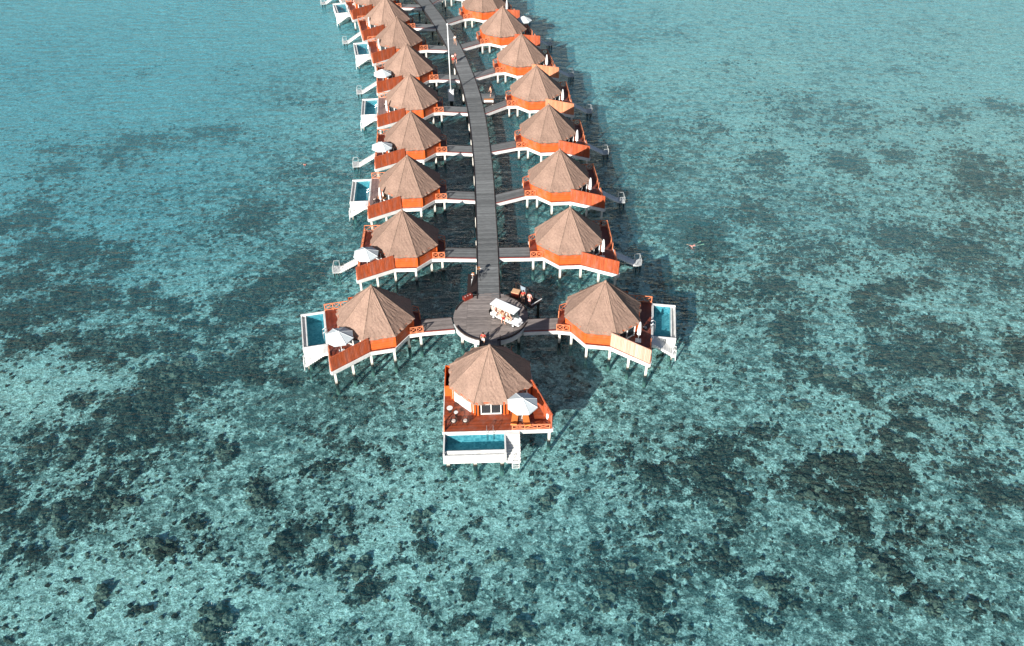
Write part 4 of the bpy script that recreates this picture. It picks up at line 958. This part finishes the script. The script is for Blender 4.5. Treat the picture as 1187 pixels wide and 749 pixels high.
# rubble / sea grass: lighter bare sand far out, mottled near the villas, plus shade painted along the rows
# bare sand patches seen in the lagoon
SAND=[(-49,62,8,6,1.3),(-58,72,8,7,.5),(14,66,7,5,.5),(40,56,9,5,.9),(55,52,7,6,.7),(-30,38,9,4,.7),(-6,45,8,5,.6),(-10,38,10,4,.5),(33,40,8,4,.7),(22,84,8,10,.5),(55,110,26,20,.6),(75,140,30,25,.7),(-50,150,50,30,.5),(30,140,16,14,.4),(-25,52,8,5,.4)]
rub_shade=.50+.18*np.exp(-((X+15)/45)**2-((Y-115)/45)**2)+(fbm(X,Y,.05,71,3)-.5)*.9
for cx,cy,rx,ry,s in SAND: rub_shade-=.5*s*np.exp(-((X-cx)/rx)**2-((Y-cy)/ry)**2)
rub_shade+=.75*np.exp(-((X-24.8)/3.6)**2-((Y-88.5)/6.0)**2); rub_shade-=.16*np.clip((-X-15)/30,0,1)*np.clip((Y-75)/30,0,1)
rub_shade+=.42*np.exp(-((X+3+.28*np.clip(Y-105,0,99))/11)**4)*np.clip((Y-66)/8,0,1)  # darker bed between the villa rows: shade painted in as extra rubble
rub_shade-=.22*np.exp(-((X-3)/22)**2-((Y-56)/14)**2)
rub_shade=np.clip(rub_shade-.20*Fa,0,1.1)
a=me.attributes.new('rubble_shade','FLOAT','POINT'); a.data.foreach_set('value',rub_shade.ravel().astype(np.float32))
sb=bpy.data.objects.new('seabed',me); COL.objects.link(sb); sb['kind']='structure'
# water sheet
xs2=np.concatenate([[-2500,-400],np.arange(-140,141,4.0),[400,2500]]); ys2=np.concatenate([[-400,0],np.arange(14,210,4.0),[260,500,3500]])
X2,Y2=np.meshgrid(xs2,ys2); I=np.arange(X2.size).reshape(X2.shape); F2=np.stack([I[:-1,:-1].ravel(),I[:-1,1:].ravel(),I[1:,1:].ravel(),I[1:,:-1].ravel()],1)
me=np_mesh('water',np.stack([X2.ravel(),Y2.ravel(),np.zeros(X2.size)],1),F2,M['sea'])
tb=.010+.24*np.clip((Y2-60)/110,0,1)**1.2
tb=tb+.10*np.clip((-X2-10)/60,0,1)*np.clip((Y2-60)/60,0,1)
a=me.attributes.new('turbid','FLOAT','POINT'); a.data.foreach_set('value',np.clip(tb,0,.85).ravel().astype(np.float32))
dpv=np.clip((-X2-8)/40,0,1)*np.clip((Y2-58)/30,0,1)*(1-.6*np.clip((Y2-140)/45,0,1))+.55*np.exp(-((X2-24.8)/5)**2-((Y2-89)/7)**2)+.3*np.exp(-((X2-12)/14)**2)*np.clip((Y2-75)/30,0,1)
a=me.attributes.new('deep','FLOAT','POINT'); a.data.foreach_set('value',np.clip(dpv,0,1).ravel().astype(np.float32))
wt=bpy.data.objects.new('water',me); COL.objects.link(wt); wt['kind']='structure'
# coral lumps and rubble stones standing on the seabed
def ico(n=2):
    b=bmesh.new(); bmesh.ops.create_icosphere(b,subdivisions=n,radius=1); v=np.array([list(q.co) for q in b.verts]); f=np.array([[w.index for w in q.verts] for q in b.faces]); b.free(); return v,f
import bmesh
def scatter(n, lo, hi, rmin, rmax, tone, ymax=178):
    px=rng.uniform(-115,115,n*30); py=28+rng.random(n*30)*(ymax-28)
    ok=np.abs(px)<(py*.62+22); px=px[ok]; py=py[ok]; rf,fa=reef_at(px,py)
    cl=fbm(px,py,.9,81,3)                                   # lumps grow in clumps
    p=np.clip((rf-lo)/(hi-lo),0,1)*(1-.75*fa)*np.clip((cl-.38)/.22,.05,1); keep=rng.random(len(px))<p; px,py,rf=px[keep][:n],py[keep][:n],rf[keep][:n]
    s=rmin+(rmax-rmin)*rng.random(len(px))**2.4; return px,py,s,rng.uniform(*tone,len(px))
def lumps(sub, sets):
    IV,IF=ico(sub); var=[]
    for k in range(8):
        q=1+.28*np.sin(IV@np.array([3.1+k,1.7,2.3])+k)+.22*np.random.default_rng(k).normal(size=len(IV)).clip(-1.4,1.4)
        var.append(IV*q[:,None]*np.array([1,rng.uniform(.7,1.2),.62]))
    var=np.array(var); px,py,ss,tt=[np.concatenate(q) for q in zip(*sets)]
    nv=len(IV); n=len(px); th=rng.uniform(0,2*math.pi,n); v=var[rng.integers(0,8,n)]*ss[:,None,None]; c,s=np.cos(th)[:,None],np.sin(th)[:,None]
    V=np.stack([px[:,None]+v[...,0]*c-v[...,1]*s, py[:,None]+v[...,0]*s+v[...,1]*c, np.minimum(-1.42+ss[:,None]*.15+v[...,2],-.12)],-1).reshape(-1,3)
    F=(IF[None]+np.arange(n)[:,None,None]*nv).reshape(-1,3); return V,F,np.repeat(tt,nv)
HEADS=[(-34.0, 37.4), (-35.2, 46.7), (-36.0, 63.5), (-23.4, 47.5), (-24.1, 35.6), (-24.1, 34.6), (1.6, 40.2), (-1.2, 41.0), (20.0, 46.6), (27.5, 47.3), (36.1, 62.0), (33.8, 63.3), (46.7, 56.5), (37.5, 53.2), (12.4, 34.2), (-13.0, 39.9), (-8.5, 45.1), (-27.8, 52.7), (0.6, 34.6), (3.1, 46.9), (31.2, 39.6), (-15.2, 42.2), (-31.1, 42.3), (-41.1, 45.3), (9.2, 39.7), (29.7, 58.8), (34.6, 36.4), (21.3, 38.0), (-36.0, 65.5), (8.1, 37.2)]
hx=[];hy=[];hs=[];ht=[]
for i,(x,y) in enumerate(HEADS):
    for k in range(3+(i*7)%6):
        d=0 if k==0 else rng.uniform(.4,1.3); t=rng.uniform(0,6.28); hx.append(x+d*math.cos(t)); hy.append(y+d*math.sin(t)); hs.append(rng.uniform(.45,.68) if k==0 else rng.uniform(.22,.5)); ht.append(rng.uniform(1.3,2.3))
A_=lumps(2,[tuple(np.array(q) for q in (hx,hy,hs,ht)),scatter(7000,.30,1.0,.10,.55,(.35,1.25))]); B_=lumps(1,[scatter(26000,-.15,.6,.05,.26,(.4,1.9),120),scatter(9000,.1,.8,.10,.30,(.3,1.0),150)])
me=np_mesh('coral',np.concatenate([A_[0],B_[0]]),np.concatenate([A_[1],B_[1]+len(A_[0])]),M['coral'],3,False)
a=me.attributes.new('tone','FLOAT','POINT'); a.data.foreach_set('value',np.concatenate([A_[2],B_[2]]).astype(np.float32))
cr=bpy.data.objects.new('coral',me); COL.objects.link(cr); tag(cr,None,None,None,'stuff')
# ------------------------------------------------------------------ light, sky, camera
AZ, EL = 30.6, 24.3      # shadows fall 30.6 degrees to the right of straight ahead
sun=bpy.data.lights.new('sun','SUN'); sun.energy=5.0; sun.angle=R(.55); sun.color=(1.0,.95,.88)
so=bpy.data.objects.new('sun',sun); COL.objects.link(so); so.location=(-40,-40,60)
d=Vector((math.sin(R(AZ))*math.cos(R(EL)), math.cos(R(AZ))*math.cos(R(EL)), -math.sin(R(EL)))); so.rotation_euler=d.to_track_quat('-Z','Y').to_euler()
w=bpy.data.worlds.new('World'); SC.world=w; w.use_nodes=True; nt=w.node_tree; bg_=nt.nodes['Background']
sky=nt.nodes.new('ShaderNodeTexSky'); sky.sky_type='NISHITA'; sky.sun_disc=False; sky.sun_elevation=R(EL); sky.sun_rotation=R(AZ+180); sky.air_density=1.0; sky.dust_density=.8
nt.links.new(sky.outputs[0],bg_.inputs[0]); bg_.inputs[1].default_value=.05
cam=bpy.data.cameras.new('camera'); cam.sensor_width=36; cam.lens=956/1187*36; cam.clip_end=6000; cam.clip_start=.5
co=bpy.data.objects.new('camera',cam); COL.objects.link(co)
co.matrix_world=Matrix.Translation((0,0,60))@Matrix.Rotation(R(90-40.49),4,'X')@Matrix.Rotation(-.003,4,'Z')
SC.camera=co
SC.view_settings.view_transform='Standard'; SC.view_settings.look='None'; SC.view_settings.exposure=1.02; SC.view_settings.gamma=1
SC.render.engine='CYCLES'; SC.cycles.max_bounces=6; SC.cycles.transparent_max_bounces=8; SC.cycles.use_denoising=True
SC.cycles.sample_clamp_indirect=4
